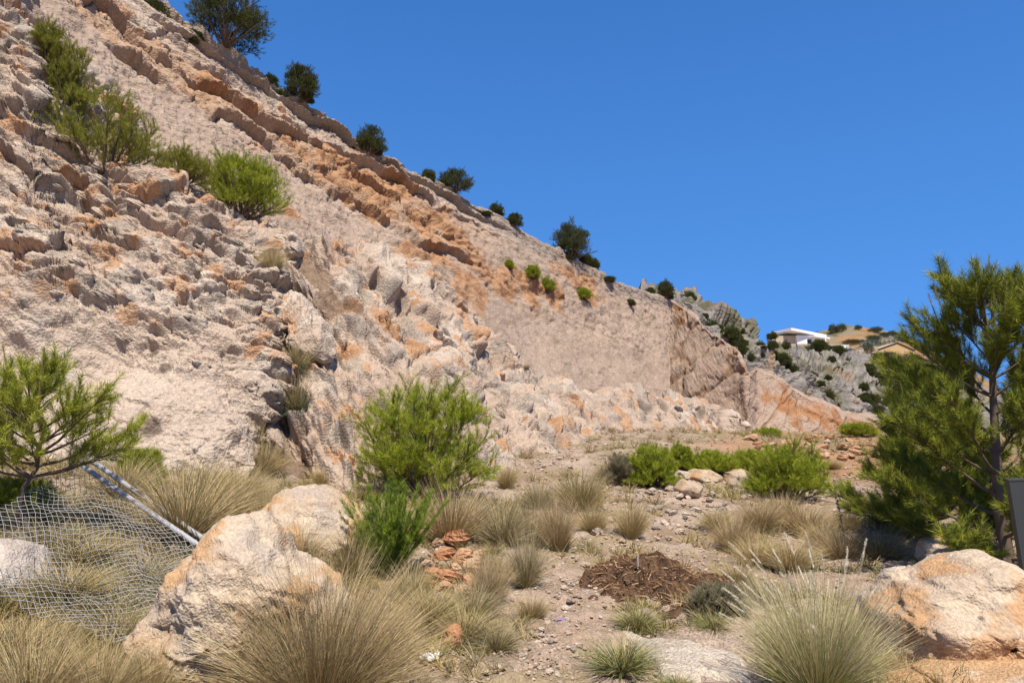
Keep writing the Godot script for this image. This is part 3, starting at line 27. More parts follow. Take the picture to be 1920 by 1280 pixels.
const TUSSOCKS := [  # x, z, width, height, kind, label
	[-1.10,-4.24,1.25,1.01,"big","large straw and olive grass tussock at the foot of the peaked cream boulder"],
	[-3.18,-6.98,1.24,0.97,"straw","wide straw tussock behind the two galvanised pipes"],
	[-4.63,-8.44,0.96,0.70,"straw","pale dry tussock under the small pine sprig by the cliff foot"],
	[-3.15,-7.92,0.72,0.72,"straw","straw tussock between the pipes and the low round boulder"],
	[-2.00,-6.78,0.60,0.60,"straw","thin dry tussock growing in front of the low round boulder"],
	[-1.55,-6.90,0.60,0.66,"mixed","olive tussock beside the feathery green broom"],
	[-0.75,-8.76,1.15,0.88,"rust","broad reddish straw tussock below the large green shrub"],
	[-0.10,-8.86,0.89,0.82,"grey","greyish tussock between the reddish tussock and the slope of scree"],
	[0.55,-8.80,0.65,0.85,"rust","reddish tussock in the middle of the stony slope"],
	[0.13,-7.14,0.53,0.78,"grey","tall grey green tussock above the bare stony path"],
	[-0.20,-6.66,0.50,0.57,"rust","straw tussock leaning over the heap of orange stones"],
	[1.07,-11.18,1.08,0.99,"mixed","round olive tussock below the grey ribbed rock"],
	[1.94,-13.66,0.95,0.74,"grey","grey dry tussock beside the half dead green shrub"],
	[1.63,-9.78,0.61,0.69,"straw","slim straw tussock on the rubble slope above the brown heap"],
	[-0.10,-13.24,0.56,0.66,"straw","small straw tussock in the gully right of the large green shrub"],
	[4.09,-10.84,0.80,0.62,"rust","small reddish tussock in front of the widest green shrub"],
	[2.89,-9.40,0.76,0.57,"rust","brown dry tussock on the stony slope behind the brown heap"],
	[2.90,-8.54,0.77,0.49,"straw","pale tussock between the brown heap and the plumed grass"],
	[4.06,-9.38,0.71,0.47,"straw","low dry tussock in front of the grey stones"],
	[4.39,-8.62,0.90,0.60,"grey","dull green tussock left of the shaded boulder"],
	[2.92,-10.22,0.57,0.45,"mixed","olive tuft on the rubble slope"],
	[0.74,-4.98,0.60,0.30,"green","sprawling green tuft on the pale path"],
	[1.06,-6.16,0.49,0.25,"green","low green tuft below the brown heap"],
	[1.68,-6.06,0.40,0.20,"green","dark tuft at the corner of the brown heap"],
	[2.31,-6.72,0.50,0.36,"grey","grey tuft behind the plumed grass"],
	[-0.32,-6.20,0.63,0.39,"grey","sprawling grey green tuft left of the bare path"],
	[-0.68,-5.86,0.65,0.42,"mixed","low olive tuft behind the single orange stone"],
	[-0.12,-5.50,0.52,0.31,"grey","flattened grey tuft beside the bare stony path"],
	[-0.89,-5.14,0.50,0.46,"straw","dry tuft right of the large straw tussock"],
	[-2.53,-3.90,0.67,0.56,"straw","dry yellow tussock in the lower left corner"],
	[-2.26,-4.02,0.63,0.52,"straw","dry yellow tussock left of the peaked boulder"],
	[-2.05,-4.16,0.41,0.45,"straw","dry yellow tussock against the peaked boulder"],
	[-2.89,-4.46,0.54,0.21,"mixed","dull tussock under the fallen wire netting"],
	[-2.84,-5.10,0.77,0.25,"grey","grey green tussock under the middle of the wire netting"],
	[-3.51,-5.88,0.90,0.29,"mixed","olive tussock under the upper wire netting"],
	[-2.93,-5.78,0.70,0.28,"grey","dry grey tussock under the wire netting near the pipes"],
	[-4.51,-6.82,0.75,0.38,"mixed","olive tussock below the young pine"],
	[-2.71,-7.94,0.45,0.77,"straw","straw tussock left of the low round boulder"],
	[5.97,-10.86,0.76,0.48,"mixed","small olive tuft in front of the pine"],
	[4.84,-10.36,0.61,0.44,"straw","small pale tuft on the gravelly slope"],
	[3.56,-6.56,0.35,0.23,"grey","small grey tuft beside the grey stones"],
	[1.04,-4.66,0.31,0.13,"green","small green tuft on the near end of the path"],
	[-3.20,-5.20,0.81,0.28,"mixed","matted olive tussock beside the white boulder under the netting"],
	[-2.60,-5.62,0.58,0.34,"grey","matted grey tussock against the upper side of the peaked boulder"],
	[-2.55,-4.80,0.68,0.26,"mixed","matted tussock between the two boulders at the lower left"],
	[-2.89,-4.24,0.61,0.32,"straw","yellow tussock below the white boulder"],
	[-3.95,-6.14,0.84,0.34,"grey","grey tangle of grass below the trunk of the young pine"],
	[-3.67,-9.64,1.03,0.63,"straw","pale tussock at the foot of the smooth cliff, left of the gully"],
	[-3.95,-9.12,0.91,0.61,"straw","pale tussock at the cliff foot above the pipes"],
	[-0.51,-9.80,0.83,0.68,"grey","grey tussock behind the heap of orange stones"],
	[0.27,-9.14,0.71,0.78,"grey","grey tussock crowded between two reddish tussocks"],
	[0.42,-11.32,0.78,0.69,"grey","grey tussock at the foot of the scree gully"],
	[1.11,-9.94,0.62,0.54,"straw","short straw tussock below the round olive tussock"],
	[-0.37,-5.66,0.63,0.31,"mixed","sprawling olive tuft right of the single orange stone"],
	[0.18,-6.28,0.40,0.25,"rust","short russet tuft at the left edge of the bare path"],
	[-0.90,-6.46,0.56,0.46,"mixed","olive tussock in front of the broom plant"],
	[3.56,-10.32,0.84,0.59,"rust","thin russet brush on the gravelly slope, left clump"],
	[4.24,-10.38,0.95,0.56,"rust","thin russet brush on the gravelly slope, middle clump"],
	[3.99,-8.72,0.81,0.52,"rust","russet brush behind the plumed grass, nearest the grey stones"],
	[3.16,-8.24,0.82,0.48,"straw","straw brush directly behind the plumed grass"],
	[5.97,-12.14,0.62,0.36,"mixed","tiny olive tuft on the upper gravelly slope"],
	[8.80,-19.54,0.82,0.36,"straw","tiny straw tuft at the edge of the orange terrace"],
	[2.33,-7.54,0.55,0.37,"straw","straw tuft at the upper right of the brown heap"],
	[3.07,-4.60,0.35,0.17,"straw","dry tuft in the crack below the broad cream boulder"],
	[2.38,-4.44,0.36,0.18,"straw","dry tuft between the flat rocks"]]
const ROCK_TUSSOCKS := [  # surface, along, up, width, height, kind, label
	["spur",0.0636,0.2424,1.12,1.01,"blue","round blue green tussock with straw tops below the leaning slab"],
	["outcrop",0.9500,0.5530,0.66,0.82,"blue","narrow dark based tussock left of the leaning slab"],
	["outcrop",0.8056,0.6364,0.74,0.74,"straw","straw tussock at the top of the gully beside the pale block"],
	["spur",0.0227,0.1364,0.72,1.13,"blue","long hanging tussock in the gully left of the round boulder"],
	["spur",0.0364,0.0985,0.80,0.80,"straw","dry tussock at the foot of the gully"],
	["spur",0.4864,0.7652,0.52,0.24,"mixed","tiny green tuft on the lip of the grey ribbed rock"],
	["spur",0.1000,0.0985,0.58,0.39,"straw","short dry tuft behind the low round boulder"]]
const ROCK_SHRUBS := [  # surface, along, up, width, height, kind, label
	["outcrop",0.4944,0.7424,2.75,2.11,"airy","airy olive bush on the ledge of the outcrop, largest of its row"],
	["outcrop",0.4111,0.7424,1.04,1.79,"airy","tall narrow green bush at the upper end of the ledge"],
	["outcrop",0.3556,0.7045,0.76,1.07,"airy","yellow green bush at the top of the near outcrop"],
	["outcrop",0.5944,0.7727,1.38,0.83,"airy","low green bush between the airy bush and the bright bush"],
	["outcrop",0.6222,0.8636,2.34,1.70,"bright","bright green rounded bush at the lower end of the ledge"],
	["face",0.6939,0.5139,0.70,0.64,"bright","highest of the small green bushes on the ochre ledge"],
	["face",0.7152,0.5208,1.12,0.99,"bright","second small green bush down the ochre ledge"],
	["face",0.7333,0.5139,1.14,1.07,"bright","third small green bush down the ochre ledge"],
	["face",0.7788,0.5278,1.22,0.86,"bright","lowest of the small green bushes on the ochre ledge"],
	["face",0.8424,0.5833,0.80,0.56,"dark","tiny shrub below the far crest of the quarry face"],
	["spur",0.1409,0.7348,0.70,0.20,"airy","low green mat of leaves on top of the middle spur"],
	["face",0.2818,0.7708,4.27,3.56,"pine","large dark pine standing highest on the crest"],
	["face",0.3879,0.7153,1.89,1.95,"pine","compact dark pine second along the crest"],
	["face",0.3515,0.7847,0.98,0.75,"dark","small dark shrub left of the compact pine on the crest"],
	["face",0.5061,0.7083,1.84,1.63,"dark","greyish shrub with bare twigs on the crest above the ochre rock"],
	["face",0.5939,0.7431,0.75,0.69,"dark","small round shrub on the crest left of the wide bush"],
	["face",0.6212,0.7500,2.25,1.29,"dark","wide low bush on the middle of the crest"],
	["face",0.6697,0.8056,1.17,0.89,"dark","upper of two small dark bushes left of the round pine"],
	["face",0.6848,0.7361,1.17,0.89,"dark","lower of two small dark bushes left of the round pine"],
	["face",0.7515,0.7500,2.99,2.84,"pine","round dark pine alone on the lower crest"],
	["face",0.7727,0.7569,1.15,0.69,"dark","small shrub at the foot of the round pine"],
	["face",0.8970,0.7500,1.59,1.51,"dark","thin shrub where the crest meets the grey hillside"],
	["face",0.1970,0.7708,1.42,0.74,"dark","scrubby bush at the upper edge of the picture on the crest"]]
const CREST_SCRUB := [["face",0.2485,0.7569,0.74,0.22],["face",0.2515,0.7569,0.89,0.40],["face",0.2545,0.7500,0.76,0.40],["face",0.2515,0.6875,0.57,0.36],["face",0.3697,0.7083,0.84,0.52],["face",0.3939,0.7153,0.77,0.32],["face",0.4091,0.8056,0.46,0.30],["face",0.4848,0.6944,0.65,0.24],["face",0.4970,0.7986,0.31,0.18],["face",0.5121,0.7500,0.91,0.32],["face",0.5333,0.8264,0.61,0.27],["face",0.5788,0.7639,0.49,0.16],["face",0.5939,0.7986,0.84,0.51],["face",0.6121,0.7917,0.82,0.48],["face",0.6576,0.6944,0.83,0.29],["face",0.6788,0.8194,0.51,0.25],["face",0.7455,0.7014,0.70,0.27],["face",0.7576,0.8056,1.24,0.59],["face",0.7848,0.7917,1.15,0.57],["face",0.8061,0.6875,1.19,0.40],["face",0.8879,0.8333,0.96,0.58],["face",0.9091,0.7708,0.88,0.35]]
const SLOPE_SCRUB := [["slope",0.3045,0.5583,0.71,0.41],["slope",0.7364,0.1833,1.10,0.82],["slope",0.5500,0.4583,1.17,0.70],["slope",0.6636,0.5667,0.94,0.72],["slope",0.3182,0.1667,0.79,0.64],["slope",0.4273,0.4833,1.04,0.77],["slope",0.3500,0.4667,1.54,1.04],["slope",0.3318,0.4000,1.41,0.90],["slope",0.8045,0.4833,1.41,1.03],["slope",0.3545,0.5000,1.18,0.62],["slope",0.8273,0.3583,1.13,0.80],["slope",0.7227,0.5667,1.60,1.21],["slope",0.7227,0.3500,1.24,0.72],["slope",0.8227,0.2750,0.86,0.49],["slope",0.6500,0.2417,0.65,0.37],["slope",0.4909,0.3833,1.44,1.00],["slope",0.6773,0.4917,0.95,0.52],["slope",0.3818,0.3083,0.99,0.57],["slope",0.7955,0.3083,1.21,0.93],["slope",0.4818,0.5250,0.79,0.41],["slope",0.2136,0.1833,1.31,0.83],["slope",0.7864,0.5333,1.57,1.07],["slope",0.5364,0.6167,2.05,1.03],["slope",0.4909,0.6333,1.13,0.73],["slope",0.4636,0.4000,1.25,0.80],["slope",0.5227,0.5833,1.13,0.89],["slope",0.4364,0.4000,0.96,0.52],["slope",0.5500,0.5917,1.38,0.69],["slope",0.6591,0.2500,0.63,0.39],["slope",0.4227,0.3667,0.64,0.49],["slope",0.8364,0.3500,0.84,0.49],["slope",0.3136,0.1917,1.27,0.84],["slope",0.8045,0.3000,0.88,0.71],["slope",0.2682,0.1250,1.44,1.02],["slope",0.1545,0.4917,1.61,1.21],["slope",0.8136,0.4500,1.36,0.90],["slope",0.7864,0.5583,1.60,1.12],["slope",0.2045,0.5333,1.76,1.31],["slope",0.3727,0.3000,1.04,0.54],["slope",0.7455,0.2917,1.81,1.15],["slope",0.6227,0.2583,1.71,1.05],["slope",0.2727,0.1083,0.89,0.65],["slope",0.6182,0.5917,1.98,1.26],["slope",0.8136,0.2583,1.20,0.68],["slope",0.6455,0.6667,2.08,1.18],["slope",0.7591,0.2000,0.80,0.41],["slope",0.5273,0.5333,1.74,1.25],["slope",0.5091,0.5417,1.69,1.18],["slope",0.6909,0.6750,2.18,1.23],["slope",0.8227,0.3167,1.87,1.56],["slope",0.8318,0.3583,1.32,0.70],["slope",0.7727,0.3417,1.01,0.64],["slope",0.5136,0.3500,1.36,1.01],["slope",0.2682,0.2417,1.31,0.92],["slope",0.5955,0.4583,1.62,0.82],["slope",0.6045,0.6000,0.82,0.54],["slope",0.3500,0.3750,1.25,0.64],["slope",0.8136,0.3667,1.36,0.77],["slope",0.7182,0.5333,1.80,1.32],["slope",0.2682,0.3917,0.64,0.47],["slope",0.6045,0.3417,0.95,0.55],["slope",0.7545,0.4083,1.15,0.86],["slope",0.3409,0.3583,0.76,0.49],["slope",0.2727,0.4000,0.69,0.45],["slope",0.8273,0.3583,1.05,0.75],["slope",0.6682,0.4417,1.04,0.57],["slope",0.1955,0.2917,0.68,0.57],["slope",0.7545,0.4833,1.10,0.89],["slope",0.7455,0.2167,1.74,1.04],["slope",0.8182,0.5083,1.61,0.95],["slope",0.3318,0.2750,0.65,0.41],["slope",0.7545,0.3250,1.67,1.02],["slope",0.4773,0.4667,1.28,0.80],["slope",0.6045,0.6167,1.54,0.78],["slope",0.4091,0.3833,0.62,0.31],["slope",0.8409,0.4583,1.92,1.45],["slope",0.7955,0.1917,0.69,0.41],["slope",0.3409,0.3333,1.40,0.89],["slope",0.4409,0.3917,1.00,0.67],["slope",0.6500,0.6417,1.41,1.15],["slope",0.4636,0.5250,1.14,0.74],["slope",0.4955,0.4083,0.79,0.58],["slope",0.6364,0.4167,0.74,0.51],["slope",0.8091,0.2333,1.84,1.20],["slope",0.6682,0.6083,0.95,0.57]]
const FAR_SCRUB := [["plateau",0.3643,0.3571,4.50,2.48],["plateau",0.2214,0.3690,4.42,2.21],["plateau",0.4786,0.3929,5.90,2.36],["plateau",0.5571,0.5238,3.29,2.78],["plateau",0.6286,0.3333,7.04,2.35],["plateau",0.3000,0.2381,6.08,2.23],["plateau",0.4286,0.2262,6.23,2.08],["plateau",0.5357,0.2381,6.47,2.59],["plateau",0.6929,0.3333,7.16,2.86],["plateau",0.1429,0.3333,4.24,2.12],["far_hill",0.4214,0.5312,2.97,2.64],["far_hill",0.4571,0.5000,3.28,2.46],["far_hill",0.3429,0.5104,3.25,1.30],["far_hill",0.5429,0.5208,2.34,1.34],["far_hill",0.6214,0.5208,4.38,1.52],["far_hill",0.7000,0.5312,3.41,1.54],["far_hill",0.4786,0.2708,6.16,1.23],["far_hill",0.5786,0.3333,4.77,1.43],["far_hill",0.7143,0.4271,4.32,1.66],["far_hill",0.6500,0.4375,3.30,1.32]]
const SHRUBS := [  # x, z, width, height, kind, label
	[-1.46,-11.82,2.51,2.14,"bright","large bright green shrub at the foot of the middle spur"],
	[2.65,-13.38,1.04,0.81,"bright","green half of the shrub beside the grey dry one on the slope"],
	[2.07,-13.50,0.83,0.63,"dead","grey dry shrub left of the green one on the slope"],
	[3.55,-14.94,0.59,0.59,"bright","small upright green shrub behind the rubble"],
	[4.17,-14.84,1.12,0.49,"bright","low spreading green shrub behind the pale rocks"],
	[5.09,-13.12,1.62,1.06,"bright","widest green shrub on the gravelly slope"],
	[5.31,-15.90,0.90,0.46,"bright","low green shrub left of the widest shrub"],
	[-4.90,-9.38,0.61,0.55,"pine","small bright pine sprig behind the pipes"],
	[-4.80,-6.94,0.71,0.39,"pine","low green pine growth at the left edge"],
	[13.27,-27.04,1.38,0.46,"bright","yellow green scrub at the foot of the rusty cut"],
	[9.65,-26.64,1.08,0.30,"bright","thin green weeds at the foot of the smooth cut face"],
	[5.35,-9.88,0.69,0.52,"dark","dark low bush at the left foot of the pine"],
	[1.82,-6.40,0.52,0.25,"dead","dull grey bush at the right end of the brown heap"]]
const BOULDERS := [  # base x, y, z, half depth, tint, label, outline in metres
	[-1.75,-0.06,-4.74,0.55,"cream","large peaked cream boulder with orange streaks behind the big tussock",[-0.67,0.38,-0.55,0.59,-0.48,0.79,-0.29,0.88,-0.23,1.03,-0.09,1.12,0.1,1.13,0.22,1.03,0.3,0.9,0.46,0.8,0.57,0.71,0.64,0.56,0.7,0.29,0.71,-0.11,-0.7,-0.11,-0.7,0.2]],
	[-3.75,0.11,-5.35,0.40,"white","white boulder under the wire netting at the left edge",[-0.41,0.66,-0.22,0.72,-0.02,0.72,0.12,0.69,0.19,0.54,0.28,0.43,0.36,0.31,0.31,0.17,0.16,0.09,0.01,0,-0.26,-0.04,-0.41,0.28]],
	[-2.01,0.21,-7.47,0.70,"cream","low round boulder with an orange patch behind the peaked boulder",[-0.56,0.57,-0.41,0.75,-0.22,0.82,0.07,0.83,0.24,0.75,0.36,0.63,0.53,0.54,0.52,0.35,0.41,-0.05,-0.29,-0.13,-0.56,0.19]],
	[2.85,0.04,-4.82,0.62,"orange","broad cream boulder with an orange face beside the plumed grass",[-0.45,0.41,-0.27,0.59,-0.09,0.66,0.14,0.75,0.25,0.74,0.33,0.75,0.46,0.68,0.52,0.5,0.49,0.38,0.34,0.22,0.22,0.08,0.06,0,-0.14,0.02,-0.3,0,-0.45,0.04]],
	[2.32,0.03,-4.30,0.40,"orange","flat rock at the lower edge between the plumed grass and the corner",[-0.24,0.09,-0.05,0.16,0.15,0.18,0.25,0.09,0.24,-0.06,-0.22,-0.06]],
	[2.80,0.05,-4.18,0.50,"cream","flat cream rock in the lower right corner",[-0.43,0.17,-0.26,0.23,-0.01,0.27,0.23,0.29,0.47,0.23,0.44,-0.06,-0.37,-0.06]],
	[3.88,0.05,-7.33,0.16,"white","pale grey angular rock left of the broad cream boulder",[-0.18,0.08,-0.08,0.19,0.12,0.21,0.19,0.1,0.07,-0.01,-0.14,-0.01]],
	[4.09,0.07,-7.32,0.14,"grey","smaller grey rock tucked against the broad cream boulder",[-0.11,0.1,0.03,0.19,0.13,0.14,0.1,0.01,-0.09,-0.02]],
	[4.76,0.09,-8.08,0.22,"cream","rounded boulder in the shade under the pine",[-0.21,0.12,-0.15,0.3,-0.01,0.37,0.15,0.35,0.24,0.21,0.19,0.01,-0.14,0]],
	[3.08,0.44,-12.47,0.35,"cream","pale block on the rubble slope, largest of the pair",[-0.25,0.19,-0.09,0.35,0.11,0.31,0.26,0.22,0.18,0.02,-0.18,-0.02]],
	[3.41,0.64,-14.35,0.30,"cream","pale flat block on the rubble slope behind its larger neighbour",[-0.24,0.08,-0.09,0.21,0.15,0.17,0.25,0,-0.16,-0.04]],
	[3.88,0.58,-14.45,0.60,"cream","long pale slab at the top of the rubble slope",[-0.36,0.14,-0.19,0.29,0.13,0.27,0.37,0.14,0.34,-0.01,-0.31,-0.03]],
	[4.63,0.48,-14.33,0.60,"cream","rough flat topped rock between two green shrubs",[-0.42,0.11,-0.31,0.31,0.05,0.37,0.31,0.16,0.43,-0.03,-0.35,-0.05]]]
const ORANGE_STONES := [[-0.66,-8.52,0.37,0.25],[-1.12,-8.92,0.26,0.22],[-0.76,-8.08,0.34,0.25],[-0.56,-8.00,0.30,0.25],[-0.41,-7.74,0.28,0.24],[-0.58,-7.54,0.25,0.17],[-0.89,-7.52,0.25,0.19],[-0.78,-7.14,0.26,0.20],[-0.62,-7.12,0.38,0.18],[-0.41,-7.14,0.26,0.18],[-0.80,-6.82,0.20,0.14],[-0.62,-6.78,0.30,0.14],[-0.45,-6.74,0.21,0.16],[-0.39,-8.16,0.22,0.20],[-0.87,-8.48,0.20,0.16],[-0.44,-5.48,0.22,0.29]]  # x, z, width, height
const RUBBLE := [4.23,-13.80,0.18,2.93,-11.24,0.17,3.21,-13.86,0.11,2.17,-9.96,0.14,4.97,-14.40,0.12,2.58,-10.34,0.13,1.46,-9.98,0.13,3.20,-11.20,0.15,3.05,-14.12,0.26,2.61,-10.80,0.15,2.45,-11.20,0.16,3.52,-11.64,0.20,1.77,-11.20,0.18,3.21,-11.18,0.16,3.15,-14.60,0.13,3.70,-11.36,0.16,3.04,-13.92,0.21,2.66,-10.74,0.09,3.57,-10.80,0.15,2.37,-11.56,0.18,2.09,-10.32,0.17,3.41,-13.46,0.26,3.26,-12.82,0.16,3.15,-13.04,0.22,3.16,-10.82,0.15,2.90,-11.30,0.22,4.52,-13.34,0.16,4.72,-14.20,0.17,3.12,-10.96,0.12,4.01,-11.70,0.24,3.34,-11.94,0.12,2.44,-10.48,0.11,3.53,-10.84,0.22,3.33,-13.96,0.24,2.38,-10.16,0.18,3.39,-11.62,0.21,3.13,-14.20,0.21,2.42,-11.58,0.15,2.62,-10.36,0.16,2.42,-12.44,0.24,3.94,-14.24,0.14,0.75,-8.78,0.15,1.47,-10.06,0.09,3.18,-10.02,0.14,3.34,-14.96,0.28,2.54,-11.98,0.11,2.86,-10.24,0.13,5.04,-14.84,0.23,4.19,-12.14,0.17,3.07,-10.14,0.21,0.88,-9.14,0.15,4.83,-14.02,0.20,1.71,-10.78,0.18,3.26,-11.08,0.09,1.23,-9.80,0.15,3.38,-11.56,0.18,2.31,-10.74,0.09,0.73,-8.32,0.08,3.09,-12.94,0.26,2.82,-12.26,0.19,2.07,-10.96,0.09,3.16,-10.04,0.12,2.84,-11.80,0.11,2.97,-11.26,0.14,1.46,-10.60,0.19,3.11,-13.50,0.10,2.50,-11.08,0.19,2.67,-11.38,0.17,3.00,-12.16,0.13,3.37,-10.64,0.12,3.73,-11.74,0.11,3.49,-12.52,0.25,3.57,-11.80,0.14,3.51,-14.74,0.19,3.66,-12.56,0.19,2.17,-12.10,0.20,3.54,-10.66,0.08,2.23,-11.36,0.23,2.74,-10.20,0.09,2.27,-10.62,0.14,2.93,-11.00,0.14,0.85,-8.16,0.12,2.44,-10.12,0.07,4.13,-12.60,0.25,1.24,-9.94,0.10,2.35,-12.24,0.09,4.05,-12.48,0.17,2.75,-13.22,0.11,3.22,-12.02,0.09,2.93,-11.72,0.13,3.06,-11.16,0.18,3.47,-10.88,0.18,3.38,-12.18,0.12,2.86,-12.94,0.26,3.28,-14.52,0.13,3.80,-11.10,0.12,2.21,-10.88,0.11,3.05,-14.38,0.10,2.87,-12.16,0.21,3.27,-11.84,0.17,2.87,-10.90,0.12,0.83,-8.18,0.14,3.25,-14.48,0.28,2.27,-11.36,0.08,2.11,-10.70,0.15,3.41,-12.28,0.15,2.65,-10.96,0.18,3.44,-13.22,0.10,3.08,-13.30,0.21,2.11,-11.80,0.21,2.90,-10.24,0.21,2.27,-10.54,0.15,3.78,-12.84,0.21,5.08,-14.72,0.25,2.89,-11.24,0.22,3.59,-12.02,0.16,1.16,-9.80,0.18,3.46,-10.94,0.19,3.35,-12.12,0.20,2.39,-10.60,0.13,2.19,-11.24,0.18,2.28,-10.30,0.10,2.94,-11.06,0.09,3.86,-14.16,0.11,3.62,-14.80,0.12]  # x, z, width
const RED_SLABS := [8.85,-22.42,0.23,9.92,-20.90,0.33,11.69,-25.94,0.58,7.39,-21.52,0.38,7.17,-20.66,0.38,8.42,-20.54,0.29,8.35,-20.62,0.45,8.78,-21.04,0.45,7.88,-21.22,0.22,9.67,-22.06,0.55,9.59,-21.20,0.21,10.39,-23.26,0.42,8.74,-22.54,0.43,8.91,-21.48,0.45,7.50,-22.00,0.29,7.66,-22.46,0.48,7.47,-20.94,0.32,11.70,-26.88,0.36,8.64,-20.96,0.26,10.22,-28.94,0.70,7.28,-21.64,0.44,9.79,-27.40,0.56,10.19,-21.96,0.41,11.69,-24.40,0.49,10.75,-21.94,0.28,8.90,-21.10,0.32,9.00,-20.60,0.43,8.81,-21.24,0.37,9.20,-20.74,0.52,8.13,-21.20,0.40,11.17,-23.20,0.34,11.70,-22.84,0.22,9.79,-22.20,0.20,8.86,-22.58,0.48,9.58,-20.54,0.48,11.11,-21.74,0.26,9.08,-21.78,0.52,10.67,-21.42,0.49,7.34,-21.08,0.34,11.66,-26.96,0.38,10.32,-21.28,0.46,10.77,-25.72,0.41,8.00,-20.66,0.33,7.83,-21.22,0.46,10.76,-22.54,0.22,10.77,-22.06,0.27,7.47,-22.16,0.21,9.92,-23.22,0.49,9.37,-21.16,0.34,9.06,-20.82,0.49,7.46,-20.56,0.36,7.47,-20.52,0.27,9.95,-20.74,0.34,10.24,-21.42,0.32,7.98,-21.68,0.27,10.32,-21.94,0.46,10.79,-20.90,0.45,9.22,-21.28,0.30]  # x, z, width
const PATH_STONES := [0.16,-5.86,0.05,0.58,-6.24,0.07,0.20,-5.64,0.08,0.37,-6.58,0.10,0.58,-5.80,0.04,0.38,-6.12,0.07,0.34,-5.70,0.06,0.51,-5.68,0.05,0.21,-6.36,0.05,0.03,-4.96,0.07,0.13,-5.48,0.04,0.64,-6.92,0.06,0.64,-6.94,0.06,0.29,-6.16,0.05,0.35,-6.80,0.07,0.32,-5.10,0.04,0.19,-5.82,0.08,0.28,-6.10,0.04,0.31,-6.68,0.09,0.39,-4.98,0.05,0.33,-5.70,0.04,0.07,-5.36,0.07,0.47,-5.34,0.07,0.52,-7.16,0.09,0.61,-6.54,0.07,0.30,-5.68,0.09,0.29,-5.80,0.05,0.25,-4.94,0.04,0.30,-4.90,0.07,0.28,-5.38,0.05,0.17,-5.18,0.04,0.49,-6.60,0.10,0.48,-5.40,0.04,0.21,-5.82,0.07,0.29,-5.38,0.05,0.39,-5.20,0.05,0.52,-5.58,0.07,0.06,-5.00,0.04,0.60,-6.92,0.06,0.47,-6.06,0.05,0.46,-5.46,0.07,0.55,-5.78,0.04,0.25,-4.90,0.07,0.42,-6.88,0.08,0.24,-5.90,0.08,0.46,-6.12,0.09,0.53,-6.72,0.09,0.46,-6.18,0.08,0.34,-6.76,0.07,0.30,-6.04,0.09,0.08,-5.40,0.06,0.44,-6.82,0.09,0.30,-4.88,0.07,0.27,-5.68,0.09,0.19,-5.36,0.06]  # x, z, width
const SLOPE_STONES := [5.93,-11.64,0.10,5.37,-10.84,0.09,5.17,-10.96,0.13,6.59,-12.96,0.10,3.77,-10.10,0.09,4.39,-11.88,0.14,4.62,-12.22,0.11,8.62,-17.70,0.17,3.73,-10.52,0.10,5.43,-11.88,0.13,4.21,-11.12,0.11,4.76,-11.80,0.10,4.83,-12.16,0.10,5.99,-14.06,0.10,4.46,-10.92,0.09,5.11,-11.96,0.11,5.98,-13.64,0.14,6.04,-13.08,0.15,4.61,-11.16,0.10,3.79,-10.32,0.12,3.95,-10.76,0.08,9.09,-18.56,0.20,4.24,-10.12,0.08,4.11,-10.94,0.13,3.78,-10.38,0.11,6.25,-12.02,0.09,5.32,-11.68,0.12,6.50,-14.22,0.13,5.67,-12.26,0.11,8.62,-17.94,0.20,3.90,-10.40,0.10,5.17,-12.50,0.15,5.75,-11.52,0.12,4.48,-11.80,0.09,4.01,-10.38,0.09,3.64,-10.50,0.10,4.20,-11.46,0.13,3.94,-11.38,0.09,7.52,-15.22,0.15,4.23,-11.60,0.14,6.91,-14.86,0.17,5.74,-12.44,0.10,6.35,-12.98,0.15,5.43,-13.42,0.13,3.85,-10.10,0.09]  # x, z, width
const PIPE_A0 := Vector3(-4.512, 1.317, -7.300)
const PIPE_A1 := Vector3(-2.557, 0.541, -6.200)
const PIPE_B0 := Vector3(-4.623, 1.373, -7.600)
const PIPE_B1 := Vector3(-2.605, 0.523, -6.500)
const NET_0 := Vector3(-4.499, 1.307, -7.280)
const NET_1 := Vector3(-2.631, 0.575, -6.240)
const NET_2 := Vector3(-3.944, 0.733, -4.650)
const NET_3 := Vector3(-2.166, 0.269, -4.450)
const POST_TOP := Vector3(4.036, 1.219, -5.700)
const POST_FOOT := Vector3(4.108, 0.194, -5.700)
const PINE_FOOT := Vector3(5.168, 0.156, -7.540)
const YOUNG_PINE_FOOT := Vector3(-4.413, 0.691, -6.500)
const PINE_SIDE := Vector3(5.752, 0.165, -9.760)
const BROOM_FOOT := Vector3(-1.199, 0.179, -7.080)
const PLUME_FOOT := Vector3(1.817, 0.064, -4.380)
const HEAP := Vector3(1.563, 0.007, -7.340)
const PATH_A := Vector3(0.854, -0.023, -6.160)
const PATH_B := Vector3(1.694, 0.004, -5.300)
const PATH_C := Vector3(1.563, 0.023, -4.700)
const PATH_D := Vector3(0.942, -0.002, -4.660)
const PAPER := Vector3(-0.585, -0.002, -5.200)
const CAN := Vector3(0.401, -0.012, -6.100)
const CAP := Vector3(0.725, 0.023, -7.060)
const PLASTIC := Vector3(3.447, 0.048, -8.420)
const STALK := Vector3(4.048, 0.071, -8.700)
const HOUSE := Vector3(61.850, 20.104, -150.000)
const SHED := Vector3(81.844, 17.788, -150.000)
const CRANE_TIP := Vector3(53.916, 14.698, -118.000)
const CRANE_NEAR := Vector3(56.950, 14.778, -88.000)
const SLAB_UV := [0.0955,0.3333,0.0500,0.4848,0.0364,0.6364]

# ------------------------------------------------------------------ small helpers
func numbered(called: String) -> String:
	var k: int = taken.get(called, 0)
	taken[called] = k + 1
	return called if k == 0 else "%s_%03d" % [called, k]

